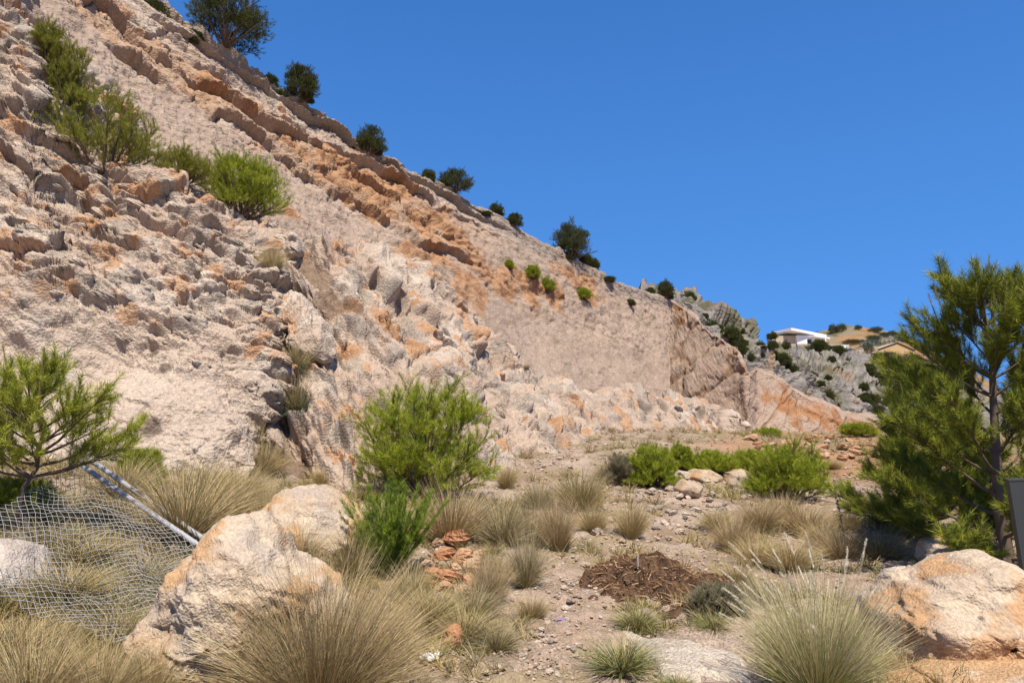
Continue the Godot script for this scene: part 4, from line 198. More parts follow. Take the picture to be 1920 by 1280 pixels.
func tag(o: Node3D, label: String, category: String, group := "", kind := "") -> void:
	if label: o.set_meta("label", label)
	if category: o.set_meta("category", category)
	if group: o.set_meta("group", group)
	if kind: o.set_meta("kind", kind)

func thing(called: String, at: Vector3, label: String, category: String, group := "") -> Node3D:
	var o := Node3D.new()
	o.name = numbered(called)
	add_child(o, true)
	o.position = at
	tag(o, label, category, group)
	return o

func put(called: String, mesh: Mesh, material: Material, parent: Node3D) -> MeshInstance3D:
	var o := MeshInstance3D.new()
	o.name = called if parent != self else numbered(called)
	o.mesh = mesh
	o.material_override = material
	parent.add_child(o, true)
	return o

func setting(called: String, mesh: Mesh, material: Material) -> MeshInstance3D:
	var o := put(called, mesh, material, self)
	o.set_meta("kind", "structure")
	return o

func noise(kind: int, frequency: float, octaves := 1, number := 1) -> FastNoiseLite:
	var f := FastNoiseLite.new()
	f.noise_type = kind
	f.frequency = frequency
	f.seed = number
	f.fractal_type = FastNoiseLite.FRACTAL_FBM if octaves > 1 else FastNoiseLite.FRACTAL_NONE
	f.fractal_octaves = octaves
	return f

func cells(frequency: float, number: int, gives: int) -> FastNoiseLite:
	var f := noise(FastNoiseLite.TYPE_CELLULAR, frequency, 1, number)
	f.cellular_return_type = gives
	f.cellular_distance_function = FastNoiseLite.DISTANCE_EUCLIDEAN
	f.domain_warp_enabled = true
	f.domain_warp_frequency = frequency * 0.9
	f.domain_warp_amplitude = 0.2 / frequency
	f.domain_warp_fractal_type = FastNoiseLite.DOMAIN_WARP_FRACTAL_PROGRESSIVE
	f.domain_warp_fractal_octaves = 2
	return f

var n_lump := noise(FastNoiseLite.TYPE_SIMPLEX_SMOOTH, 0.28, 3, 11)
var n_mid := noise(FastNoiseLite.TYPE_SIMPLEX_SMOOTH, 1.3, 3, 12)
var n_fine := noise(FastNoiseLite.TYPE_SIMPLEX_SMOOTH, 4.5, 3, 13)
var n_tone := noise(FastNoiseLite.TYPE_SIMPLEX_SMOOTH, 0.55, 4, 14)
var n_stain := noise(FastNoiseLite.TYPE_SIMPLEX_SMOOTH, 1.1, 5, 15)
var n_block := cells(1.0, 21, FastNoiseLite.RETURN_CELL_VALUE)
var n_joint := cells(1.0, 21, FastNoiseLite.RETURN_DISTANCE2_SUB)
var n_chip := cells(1.0, 22, FastNoiseLite.RETURN_CELL_VALUE)
var n_chip_joint := cells(1.0, 22, FastNoiseLite.RETURN_DISTANCE2_SUB)
var n_pick := cells(1.0, 23, FastNoiseLite.RETURN_DISTANCE)

func spline(a: Vector3, b: Vector3, c: Vector3, d: Vector3, t: float) -> Vector3:
	return 0.5 * (2.0 * b + (c - a) * t + (2.0 * a - 5.0 * b + 4.0 * c - d) * t * t + (3.0 * b - a - 3.0 * c + d) * t * t * t)

func grid_mesh(v: PackedVector3Array, c: PackedColorArray, nu: int, nv: int) -> ArrayMesh:
	var n := PackedVector3Array()
	n.resize(nu * nv)
	for j in nv:
		var j0: int = maxi(j - 1, 0) * nu
		var j1: int = mini(j + 1, nv - 1) * nu
		for i in nu:
			var i0: int = maxi(i - 1, 0)
			var i1: int = mini(i + 1, nu - 1)
			n[j * nu + i] = (v[j * nu + i1] - v[j * nu + i0]).cross(v[j1 + i] - v[j0 + i]).normalized()
	var ix := PackedInt32Array()
	ix.resize((nu - 1) * (nv - 1) * 6)
	var k := 0
	for j in nv - 1:
		for i in nu - 1:
			var a: int = j * nu + i
			ix[k] = a; ix[k + 1] = a + nu; ix[k + 2] = a + 1
			ix[k + 3] = a + 1; ix[k + 4] = a + nu; ix[k + 5] = a + nu + 1
			k += 6
	var arrays := []
	arrays.resize(Mesh.ARRAY_MAX)
	arrays[Mesh.ARRAY_VERTEX] = v
	arrays[Mesh.ARRAY_NORMAL] = n
	arrays[Mesh.ARRAY_COLOR] = c
	arrays[Mesh.ARRAY_INDEX] = ix
	var m := ArrayMesh.new()
	m.add_surface_from_arrays(Mesh.PRIMITIVE_TRIANGLES, arrays)
	return m

# ------------------------------------------------------------------ materials
func noise_texture(kind: int, frequency: float, octaves: int, number: int, dark: Color, light: Color, side := 512) -> NoiseTexture2D:
	var t := NoiseTexture2D.new()
	t.width = side
	t.height = side
	t.seamless = true
	t.noise = noise(kind, frequency, octaves, number)
	var g := Gradient.new()
	g.set_color(0, dark)
	g.set_color(1, light)
	t.color_ramp = g
	return t

func rock_material(called: String, tile: float, relief: float, number: int) -> StandardMaterial3D:
	var m := StandardMaterial3D.new()
	m.resource_name = called
	m.vertex_color_use_as_albedo = true
	m.roughness = 0.95
	m.metallic_specular = 0.25
	m.albedo_texture = noise_texture(FastNoiseLite.TYPE_SIMPLEX_SMOOTH, 0.02, 5, number, Color(0.72, 0.71, 0.7), Color(1, 1, 1), 1024)
	m.heightmap_enabled = true
	m.heightmap_scale = relief
	m.heightmap_texture = noise_texture(FastNoiseLite.TYPE_SIMPLEX, 0.025, 6, number + 1, Color.BLACK, Color.WHITE, 1024)
	m.uv1_triplanar = true
	m.uv1_world_triplanar = true
	m.uv1_scale = Vector3.ONE / tile
	return m

func plain(called: String, linear: Color, roughness := 0.9, metallic := 0.0) -> StandardMaterial3D:
	var m := StandardMaterial3D.new()
	m.resource_name = called
	m.albedo_color = linear.linear_to_srgb()
	m.roughness = roughness
	m.metallic = metallic
	return m

func tinted(called: String, roughness := 0.8, through := Color.BLACK) -> StandardMaterial3D:
	var m := StandardMaterial3D.new()
	m.resource_name = called
	m.vertex_color_use_as_albedo = true
	m.roughness = roughness
	m.metallic_specular = 0.15
	if through != Color.BLACK:
		m.backlight_enabled = true
		m.backlight = through
	return m

# ------------------------------------------------------------------ rock
const CREAM := Color(0.61, 0.475, 0.365)
const PALE := Color(0.71, 0.595, 0.48)
const PINK := Color(0.50, 0.375, 0.29)
const OCHRE := Color(0.60, 0.34, 0.175)
const RUST := Color(0.40, 0.19, 0.085)
const DUN := Color(0.36, 0.27, 0.19)
const GREY := Color(0.38, 0.325, 0.27)

var d_out := 0.0
var c_out := Color.WHITE

func stain(p: Vector3, spots: Array, ragged: float) -> float:
	var most := 0.0
	for s in spots:
		var r: float = s[3]
		var q := (Vector3(s[0], s[1], s[2]) - p).length() / r
		if q < 1.6:
			most = maxf(most, 1.0 - smoothstep(0.45, 1.0, q + ragged * 0.9))
	return most

func layered(p: Vector3, dip: float, along: float, across: float) -> Vector3:
	var e := Vector2.from_angle(dip)
	return Vector3((p.x * e.x + p.y * e.y) * along, (p.y * e.x - p.x * e.y) * across, p.z * along)

func facet(q: Vector3, cell: float) -> float:
	# flat tilted planes that meet in creases, another tilt in every block
	var r := (q.x * sin(cell * 91.0) + q.y * cos(cell * 57.0) + q.z * sin(cell * 33.0)) * 0.5
	return absf(r - roundf(r)) * 2.0 - 0.5

func broken(q: Vector3, big: float, small: float, crack: float) -> float:
	# blocks that stand proud or lie back, with tilted flat tops, chipped edges and open joints
	var b := n_block.get_noise_3dv(q)
	var j := n_joint.get_noise_3dv(q) + 1.0
	var d := big * (b * 1.2 + 1.5 * facet(q, b)) * minf(j / 0.17, 1.0)
	d -= crack * (1.0 - minf(j / 0.06, 1.0))
	var q2 := q * 2.7 + Vector3(7, 3, 1)
	var s := n_chip.get_noise_3dv(q2)
	var j2 := n_chip_joint.get_noise_3dv(q2) + 1.0
	d += small * (s * 1.2 + 1.6 * facet(q2, s)) * minf(j2 / 0.18, 1.0)
	d -= crack * 0.4 * (1.0 - minf(j2 / 0.08, 1.0))
	var q3 := q * 4.6 + Vector3(2, 9, 4)
	var s3 := n_chip.get_noise_3dv(q3)
	var j3 := n_chip_joint.get_noise_3dv(q3) + 1.0
	d += small * 0.5 * (s3 + facet(q3, s3)) * minf(j3 / 0.25, 1.0)
	return d

func rock_tone(p: Vector3, q: Vector3, orange: float, grey: float) -> Color:
	var t := n_tone.get_noise_3dv(p)
	var s := n_stain.get_noise_3dv(p)
	var b := n_block.get_noise_3dv(q)
	var s2 := n_chip.get_noise_3dv(q * 2.7 + Vector3(7, 3, 1))
	var s3 := n_chip.get_noise_3dv(q * 4.6 + Vector3(2, 9, 4))
	var c := CREAM.lerp(PALE, smoothstep(0.0, 0.5, t + 0.25 * b))
	c = c.lerp(PINK, smoothstep(0.05, 0.45, -t + 0.2 * s2) * 0.7)
	c = c.lerp(GREY, clampf(grey * smoothstep(0.15, 0.45, s + 0.3 * s2 + 0.15 * s3), 0.0, 0.7))
	c = c.lerp(OCHRE, clampf(orange * smoothstep(0.34, 0.52, -s * 0.9 + 0.30 * b + 0.22 * s2 + 0.1 * s3), 0.0, 0.8))
	return c * (1.0 + 0.07 * s2 + 0.05 * s3)

func slabs(across: float, thick: float, warp: float) -> float:
	# beds of uneven thickness: each rises gently and breaks off sharply
	var b := across / thick + warp
	var f := b - floorf(b)
	var k := sin(floorf(b) * 12.9898) * 43758.5453
	k -= floorf(k)
	return (smoothstep(0.0, 0.20, f) * (1.0 - f) - 0.4) * (0.35 + 0.9 * k)

func rock_outcrop(p: Vector3, u: float, v: float) -> void:
	var q := layered(p, -0.42, 0.75, 1.9)
	var rough: float = smoothstep(0.22, 0.45, v + 0.12 * n_lump.get_noise_3dv(p * 1.7))
	var d := 0.75 * n_lump.get_noise_3dv(p * 0.8) + 0.08 * n_mid.get_noise_3dv(p)
	d += broken(q, 0.15, 0.085, 0.10) * lerpf(0.3, 1.0, rough)
	var beds: float = smoothstep(-0.15, 0.3, n_lump.get_noise_3dv(p * 0.9 + Vector3(30, 0, 0)))
	var hollow: float = smoothstep(0.30, 0.52, n_mid.get_noise_3dv(q * 0.75 + Vector3(3, 8, 0)))
	d -= 0.34 * hollow * rough
	d += slabs(q.y, 1.15, 0.6 * n_mid.get_noise_3dv(p * 0.35)) * 0.30 * rough * beds
	var gouge := n_mid.get_noise_2d(p.x * 2.2 + p.z, p.y * 0.12)
	d += 0.05 * gouge * (1.0 - rough)
	d += 0.022 * n_fine.get_noise_3dv(p * 1.5)
	d_out = d
	c_out = rock_tone(p, q, lerpf(0.15, 1.2, rough), lerpf(0.2, 1.0, rough))
	c_out = c_out.lerp(PALE, (1.0 - rough) * 0.55)
	c_out = c_out.lerp(Color(0.19, 0.14, 0.105), 0.85 * stain(p, OUTCROP_SOIL, 0.4 * n_stain.get_noise_3dv(p * 3.0)))
	var st := stain(p, OUTCROP_STAINS, n_stain.get_noise_3dv(p * 1.6))
	c_out = c_out.lerp(OCHRE, st * 0.7)

func rock_spur(p: Vector3, u: float, v: float) -> void:
	var q := layered(p, -0.95, 0.42, 1.55)
	var d := 0.6 * n_lump.get_noise_3dv(p * 1.1) + 0.10 * n_mid.get_noise_3dv(p)
	var calm := 1.0 - 0.45 * smoothstep(0.45, 0.65, u)
	d += broken(q, 0.17, 0.09, 0.12) * calm
	var beds: float = smoothstep(-0.25, 0.2, n_lump.get_noise_3dv(p * 0.8 + Vector3(0, 30, 0)))
	var hollow: float = smoothstep(0.28, 0.50, n_mid.get_noise_3dv(q * 0.7 + Vector3(13, 8, 0)))
	d -= 0.40 * hollow
	d += slabs(-q.y, 1.35, 0.5 * n_mid.get_noise_3dv(p * 0.3)) * 0.50 * beds
	d += 0.03 * n_fine.get_noise_3dv(p)
	d_out = d
	c_out = rock_tone(p, q, 0.75, 0.8)
	var st := stain(p, SPUR_STAINS, n_stain.get_noise_3dv(p * 1.3))
	c_out = c_out.lerp(OCHRE, st * 0.85)
	var scree := stain(p, SPUR_SCREE, n_stain.get_noise_3dv(p * 1.3))
	c_out = c_out.lerp(Color(0.27, 0.185, 0.125), scree * 0.85)
	d_out = lerpf(d, d * 0.35 - 0.15 + 0.05 * n_fine.get_noise_3dv(p * 1.4), scree)

const HEWN := Color(0.55, 0.42, 0.325)

func rock_face(p: Vector3, u: float, v: float) -> void:
	# v: 0.08 foot .. 0.67 crest .. 1 behind it
	var up := clampf((v - 0.0833) / 0.5833, 0.0, 1.2)
	var drift := n_lump.get_noise_3dv(p * 0.7)
	var upper: float = smoothstep(0.60, 0.66, up + 0.05 * drift + 0.05 * u) * (1.0 - smoothstep(0.55, 0.72, u))
	var q := layered(p, -0.62, 0.5, 1.1)
	var w := n_stain.get_noise_3dv(p * 0.45)
	var st := stain(p, FACE_OCHRE, w)
	var d := 0.30 * n_lump.get_noise_3dv(p * 0.6) + 0.25 * st * n_mid.get_noise_3dv(p * 0.5)
	d += 0.07 * n_mid.get_noise_3dv(Vector3(p.x * 1.2, p.y * 0.75, p.z * 1.2)) + 0.05 * n_fine.get_noise_3dv(p * Vector3(0.8, 0.5, 0.8))
	d += 0.10 * n_pick.get_noise_3dv(p * Vector3(2.6, 1.7, 2.6))
	# bedding: long slabs that jut out over recesses, running with the crest
	var bed := (1.0 - up) * 8.0 + 0.8 * drift + 0.30 * n_mid.get_noise_3dv(p * 0.4)
	var f := 1.0 - (bed - floorf(bed))
	var jut := minf(f / 0.13, 1.0) * (1.0 - 0.85 * f)
	var strong: float = smoothstep(-0.30, 0.22, n_tone.get_noise_3dv(Vector3(p.x * 0.20, floorf(bed) * 1.7, p.z * 0.20)))
	d += (jut - 0.45) * lerpf(0.06, 1.15, upper) * strong
	d += broken(q, lerpf(0.035, 0.13, maxf(upper, st * 0.8)), lerpf(0.035, 0.06, upper), lerpf(0.03, 0.12, upper))
	var smooth_cut: float = smoothstep(0.60, 0.70, u) * (1.0 - smoothstep(0.50, 0.60, up))
	d_out = lerpf(d, d * 0.5, smooth_cut)
	var c := HEWN.lerp(CREAM, clampf(0.30 + 0.7 * n_tone.get_noise_3dv(p * 0.5), 0.0, 0.8))
	c = c.lerp(DUN, 0.45 * smoothstep(0.0, 0.4, n_stain.get_noise_3dv(p * 0.8)))
	c = c * (1.0 + 0.14 * n_pick.get_noise_3dv(p * Vector3(2.6, 1.7, 2.6)))
	c = c.lerp(rock_tone(p, q, 1.0, 0.7), upper * 0.7)
	var layer := sin(floorf(bed) * 7.31)
	c = c.lerp(OCHRE.lerp(DUN, 0.4), upper * smoothstep(0.1, 0.6, layer + 0.6 * w) * 0.6)
	var mix := OCHRE.lerp(RUST, smoothstep(-0.3, 0.4, n_stain.get_noise_3dv(p * 1.2))).lerp(DUN, 0.15)
	c = c.lerp(mix, minf(1.0, st * 1.2) * 0.9)
	var line := absf(n_tone.get_noise_3dv(layered(p, 0.9, 0.16, 0.5) + Vector3(50, 0, 0)))
	c = c.lerp(DUN, (1.0 - smoothstep(0.012, 0.04, line)) * 0.6 * smooth_cut)
	var crest: float = smoothstep(0.93, 1.0, up + 0.05 * n_stain.get_noise_3dv(p)) * smoothstep(0.2, 0.4, u)
	c_out = c.lerp(GREY, crest * 0.75)

func rock_cut(p: Vector3, u: float, v: float) -> void:
	var q := layered(p, 0.95, 0.16, 0.42)
	var d := 0.3 * n_lump.get_noise_3dv(p * 0.7) + 0.06 * n_mid.get_noise_3dv(p) + 0.04 * n_fine.get_noise_3dv(p)
	d += broken(q, 0.16, 0.035, 0.16)
	d_out = d
	var c := HEWN.lerp(PINK, clampf(0.5 + 0.6 * n_tone.get_noise_3dv(p * 0.6), 0.0, 1.0))
	var j := n_joint.get_noise_3dv(q) + 1.0
	c = c.lerp(RUST.lerp(DUN, 0.6), (1.0 - smoothstep(0.01, 0.09, j + 0.08 * n_stain.get_noise_3dv(p))) * 0.8)
	c = c.lerp(DUN, 0.35 * smoothstep(0.0, 0.35, n_stain.get_noise_3dv(p * Vector3(0.8, 0.25, 0.8))))
	var st := stain(p, CUT_RUST, n_stain.get_noise_3dv(p * 0.7))
	c_out = c.lerp(OCHRE.lerp(RUST, clampf(0.7 + n_stain.get_noise_3dv(p), 0.2, 1.0)), st * 0.9)

func rock_slope(p: Vector3, u: float, v: float) -> void:
	var q := layered(p, -0.5, 0.22, 0.5)
	var d := 1.2 * n_lump.get_noise_3dv(p * 0.5) + 0.5 * n_mid.get_noise_3dv(p * 0.45)
	d += broken(q, 0.7, 0.25, 0.5) + 0.12 * n_fine.get_noise_3dv(p * 0.5)
	d_out = d
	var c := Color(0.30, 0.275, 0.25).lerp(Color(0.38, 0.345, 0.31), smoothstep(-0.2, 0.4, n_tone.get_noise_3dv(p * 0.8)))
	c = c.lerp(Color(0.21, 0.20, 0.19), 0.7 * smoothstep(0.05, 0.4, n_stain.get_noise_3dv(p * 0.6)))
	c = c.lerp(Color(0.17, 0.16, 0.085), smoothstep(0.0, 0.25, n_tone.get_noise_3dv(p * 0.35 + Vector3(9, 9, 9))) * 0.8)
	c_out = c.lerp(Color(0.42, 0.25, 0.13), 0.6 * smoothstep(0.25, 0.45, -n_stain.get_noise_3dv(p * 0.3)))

func far_ground(p: Vector3, u: float, v: float) -> void:
	d_out = 0.8 * n_lump.get_noise_3dv(p * 0.3) + 0.5 * n_mid.get_noise_3dv(p * 0.2)
	var c := Color(0.32, 0.26, 0.17).lerp(Color(0.16, 0.15, 0.07), smoothstep(-0.15, 0.25, n_tone.get_noise_3dv(p * 0.3)))
	c_out = c.lerp(Color(0.48, 0.27, 0.13), 0.75 * smoothstep(0.0, 0.3, n_stain.get_noise_3dv(p * 0.07 + Vector3(3, 1, 0))))

func build_patch(called: String, key: String, data: Array, rows: int, cols: int, nu: int, nv: int, material: Material) -> MeshInstance3D:
	var ctrl := PackedVector3Array()
	for k in rows * cols:
		ctrl.append(Vector3(data[k * 3], data[k * 3 + 1], data[k * 3 + 2]))
	var base := PackedVector3Array()
	base.resize(nu * nv)
	for j in nv:
		var s := float(j) / (nv - 1) * (rows - 1)
		var r: int = mini(int(s), rows - 2)
		var t := s - r
		var line := PackedVector3Array()
		for c in cols:
			line.append(spline(ctrl[maxi(r - 1, 0) * cols + c], ctrl[r * cols + c], ctrl[(r + 1) * cols + c], ctrl[mini(r + 2, rows - 1) * cols + c], t))
		for i in nu:
			var s2 := float(i) / (nu - 1) * (cols - 1)
			var c: int = mini(int(s2), cols - 2)
			base[j * nu + i] = spline(line[maxi(c - 1, 0)], line[c], line[c + 1], line[mini(c + 2, cols - 1)], s2 - c)
	var v := PackedVector3Array()
	v.resize(nu * nv)
	var col := PackedColorArray()
	col.resize(nu * nv)
	var step := 3
	for j in nv:
		for i in nu:
			var k: int = j * nu + i
			var p := base[k]
			var du := base[j * nu + mini(i + step, nu - 1)] - base[j * nu + maxi(i - step, 0)]
			var dv := base[mini(j + step, nv - 1) * nu + i] - base[maxi(j - step, 0) * nu + i]
			var n := du.cross(dv).normalized()
			var fu := float(i) / (nu - 1)
			var fv := float(j) / (nv - 1)
			match key:
				"outcrop": rock_outcrop(p, fu, fv)
				"spur": rock_spur(p, fu, fv)
				"face": rock_face(p, fu, fv)
				"cut": rock_cut(p, fu, fv)
				"slope": rock_slope(p, fu, fv)
				_: far_ground(p, fu, fv)
			v[k] = p + n * d_out
			col[k] = c_out
	var o := setting(called, grid_mesh(v, col, nu, nv), material)
	surfaces[key] = {"v": v, "nu": nu, "nv": nv}
	return o

func on_rock(key: String, u: float, v: float) -> Vector3:
	var s: Dictionary = surfaces[key]
	var i: int = clampi(roundi(u * (s.nu - 1)), 0, s.nu - 1)
	var j: int = clampi(roundi(v * (s.nv - 1)), 0, s.nv - 1)
	return s.v[j * s.nu + i]

func rock_normal(key: String, u: float, v: float, reach := 0.012) -> Vector3:
	return (on_rock(key, u + reach, v) - on_rock(key, u - reach, v)).cross(on_rock(key, u, v + reach) - on_rock(key, u, v - reach)).normalized()

# ------------------------------------------------------------------ ground
var lie := PackedFloat32Array()
const LIE_X0 := -40.0
const LIE_D0 := -12.0
const LIE_NX := 161
const LIE_ND := 145
const LIE_STEP := 0.5

func bake_ground() -> void:
	lie.resize(LIE_NX * LIE_ND)
	var n: int = GROUND.size() / 4
	for j in LIE_ND:
		for i in LIE_NX:
			var x := LIE_X0 + i * LIE_STEP
			var d := LIE_D0 + j * LIE_STEP
			var h: float = GROUND_PLANE[0] + GROUND_PLANE[1] * x + GROUND_PLANE[2] * d
			for k in n:
				var dx: float = GROUND[k * 4] - x
				var dd: float = GROUND[k * 4 + 1] - d
				var r2 := dx * dx + dd * dd
				h += 0.5 * r2 * log(r2 + 1e-9) * GROUND[k * 4 + 3]
			var out := maxf(maxf(absf(x) - 24.0, d - 52.0), -4.0 - d)
			h = clampf(h, -0.3, 2.2)
			lie[j * LIE_NX + i] = lerpf(h, clampf(0.2 + d * 0.025, 0.0, 1.5), smoothstep(0.0, 8.0, out))

func ground_at(x: float, z: float) -> float:
	var fx := clampf((x - LIE_X0) / LIE_STEP, 0.0, LIE_NX - 1.001)
	var fd := clampf((-z - LIE_D0) / LIE_STEP, 0.0, LIE_ND - 1.001)
	var i := int(fx)
	var j := int(fd)
	var a := fx - i
	var b := fd - j
	var k := j * LIE_NX + i
	return lerpf(lerpf(lie[k], lie[k + 1], a), lerpf(lie[k + LIE_NX], lie[k + LIE_NX + 1], a), b)

func bumpy(x: float, z: float) -> float:
	return ground_at(x, z) + 0.07 * n_mid.get_noise_2d(x * 0.6, z * 0.6) + 0.022 * n_fine.get_noise_2d(x * 0.9, z * 0.9)

func foot(x: float, z: float) -> Vector3:
	return Vector3(x, bumpy(x, z), z)

func build_ground(material: Material) -> void:
	var ds := PackedFloat32Array([-400.0, -120.0, -40.0, -15.0, -8.0, -4.0, -1.5, 0.0, 1.0, 2.0, 2.8])
	var d := 3.2
	while d < 62.0:
		ds.append(d)
		d += d * 0.0062
	for e in [70.0, 90.0, 130.0, 220.0, 420.0, 800.0]: ds.append(e)
	var nu := 440
	var nv := ds.size()
	var v := PackedVector3Array()
	v.resize(nu * nv)
	var col := PackedColorArray()
	col.resize(nu * nv)
	var soil := Color(0.50, 0.365, 0.26)
	var dust := Color(0.60, 0.47, 0.36)
	var dark := Color(0.27, 0.20, 0.13)
	var straw := Color(0.40, 0.32, 0.17)
	var red := Color(0.52, 0.28, 0.14)
	for j in nv:
		d = ds[j]
		var half := maxf(9.0, absf(d) * 1.05)
		for i in nu:
			var t := float(i) / (nu - 1) * 2.0 - 1.0
			var x := half * (t * 0.9 + 0.1 * t * t * t)
			if absf(t) > 0.985: x = signf(t) * (half + 900.0 * (absf(t) - 0.985) / 0.015)
			var y := bumpy(x, -d)
			var p := Vector3(x, y, -d)
			var k: int = j * nu + i
			var st := n_chip.get_noise_3dv(p * 5.5)
			y += 0.022 * st + 0.012 * n_chip.get_noise_3dv(p * 11.0)
			v[k] = Vector3(x, y, -d)
			var c := soil.lerp(dust, smoothstep(-0.2, 0.4, n_tone.get_noise_3dv(p) + 0.25 * st))
			c = c.lerp(dark, 0.55 * smoothstep(0.05, 0.4, n_stain.get_noise_3dv(p * 1.2)))
			c = c.lerp(straw, 0.6 * smoothstep(0.0, 0.35, -n_stain.get_noise_3dv(p * 0.7)))
			var reddish := smoothstep(15.5, 19.5, d + 2.0 * n_tone.get_noise_3dv(p * 0.6)) * smoothstep(5.0, 8.5, x + d * 0.05)
			c = c.lerp(red.lerp(straw, smoothstep(-0.1, 0.4, n_tone.get_noise_3dv(p * 0.5))), reddish * 0.85)
			col[k] = c
	setting("ground", grid_mesh(v, col, nu, nv), material)

# ------------------------------------------------------------------ mesh building
class Shape:
	var v := PackedVector3Array()
	var n := PackedVector3Array()
	var c := PackedColorArray()
	func tri(a: Vector3, b: Vector3, d: Vector3, tint := Color.WHITE) -> void:
		var f := (d - a).cross(b - a).normalized()
		v.append(a); v.append(b); v.append(d)
		n.append(f); n.append(f); n.append(f)
		c.append(tint); c.append(tint); c.append(tint)
	func quad(a: Vector3, b: Vector3, d: Vector3, e: Vector3, tint := Color.WHITE) -> void:
		tri(a, b, d, tint)
		tri(a, d, e, tint)
	func tube(pts: Array, r0: float, r1: float, sides := 5, tint := Color.WHITE) -> void:
		var rings := []
		for i in pts.size():
			var dir: Vector3 = (pts[mini(i + 1, pts.size() - 1)] - pts[maxi(i - 1, 0)]).normalized()
			var side := dir.cross(Vector3(0.31, 0.2, 0.93)).normalized()
			var other := dir.cross(side)
			var r := lerpf(r0, r1, float(i) / (pts.size() - 1))
			var ring := []
			for k in sides:
				var a := TAU * k / sides
				ring.append([pts[i] + (side * cos(a) + other * sin(a)) * r, side * cos(a) + other * sin(a)])
			rings.append(ring)
		for i in pts.size() - 1:
			for k in sides:
				var l: int = (k + 1) % sides
				for w in [[i, k], [i + 1, k], [i + 1, l], [i, k], [i + 1, l], [i, l]]:
					v.append(rings[w[0]][w[1]][0]); n.append(rings[w[0]][w[1]][1]); c.append(tint)
	func box(at: Transform3D, size: Vector3, tint := Color.WHITE) -> void:
		var h := size * 0.5
		for axis in 3:
			for s in [-1.0, 1.0]:
				var o := Vector3.ZERO
				o[axis] = s * h[axis]
				var a := Vector3.ZERO
				a[(axis + 1) % 3] = h[(axis + 1) % 3]
				var b := Vector3.ZERO
				b[(axis + 2) % 3] = h[(axis + 2) % 3] * s
				quad(at * (o - a - b), at * (o - a + b), at * (o + a + b), at * (o + a - b), tint)
	func done() -> ArrayMesh:
		var arrays := []
		arrays.resize(Mesh.ARRAY_MAX)
		arrays[Mesh.ARRAY_VERTEX] = v
		arrays[Mesh.ARRAY_NORMAL] = n
		arrays[Mesh.ARRAY_COLOR] = c
		var m := ArrayMesh.new()
		m.add_surface_from_arrays(Mesh.PRIMITIVE_TRIANGLES, arrays)
		return m

func any_dir() -> Vector3:
	var y := rng.randf_range(-1.0, 1.0)
	var a := rng.randf() * TAU
	var r := sqrt(1.0 - y * y)
	return Vector3(cos(a) * r, y, sin(a) * r)

func facing(dir: Vector3, roll: float) -> Basis:
	# a basis whose y runs along dir
	var y := dir.normalized()
	var x := y.cross(Vector3(0.37, 0.11, 0.92)).normalized()
	return Basis(x, y, x.cross(y)).rotated(y, roll)

func copies(called: String, mesh: Mesh, where: Array, tints: Array, material: Material, parent: Node3D) -> MultiMeshInstance3D:
	var mm := MultiMesh.new()
	mm.transform_format = MultiMesh.TRANSFORM_3D
	mm.use_colors = true
	mm.mesh = mesh
	mm.instance_count = where.size()
	for i in where.size():
		mm.set_instance_transform(i, where[i])
		mm.set_instance_color(i, tints[i])
	var o := MultiMeshInstance3D.new()
	o.name = called if parent != self else numbered(called)
	o.multimesh = mm
	o.material_override = material
	o.set_meta("kind", "stuff")
	parent.add_child(o, true)
	return o

# ------------------------------------------------------------------ grass
func blade(s: Shape, root: Vector3, dir: Vector3, length: float, droop: float, width: float, tint: Color, steps := 4) -> Vector3:
	var p := root
	var d := dir
	var side := d.cross(any_dir()).normalized() * width
	var out := Vector3(dir.x, 0, dir.z).normalized()
	var last := p
	for i in steps:
		var q := p + d * (length / steps)
		var w0 := 1.0 - 0.85 * float(i) / steps
		var w1 := 1.0 - 0.85 * float(i + 1) / steps
		s.quad(p - side * w0, q - side * w1, q + side * w1, p + side * w0, tint)
		last = p
		p = q
		d = (d + (out * 0.6 + Vector3.DOWN * 0.75) * droop * (0.35 + float(i) / steps)).normalized()
	return p

func grass(blades: int, tints: Array, spread: float, droop: float, width: float, number: int, lengths := Vector2(0.55, 1.0)) -> ArrayMesh:
	# a tussock one metre high and about one wide
	rng.seed = number
	var s := Shape.new()
	for i in blades:
		var a := rng.randf() * TAU
		var tilt := pow(rng.randf(), 0.7) * spread
		var r := sqrt(rng.randf()) * 0.13
		var dir := Vector3(cos(a) * sin(tilt), cos(tilt), sin(a) * sin(tilt))
		var t: Color = tints[rng.randi() % tints.size()]
		t = t * rng.randf_range(0.75, 1.2)
		t.a = 1.0
		var len := rng.randf_range(lengths.x, lengths.y) * (1.0 - 0.25 * tilt)
		blade(s, Vector3(cos(a) * r, -0.04, sin(a) * r), (dir + any_dir() * 0.2).normalized(), len, droop * rng.randf_range(0.4, 1.3), width * rng.randf_range(0.7, 1.3), t)
	return s.done()

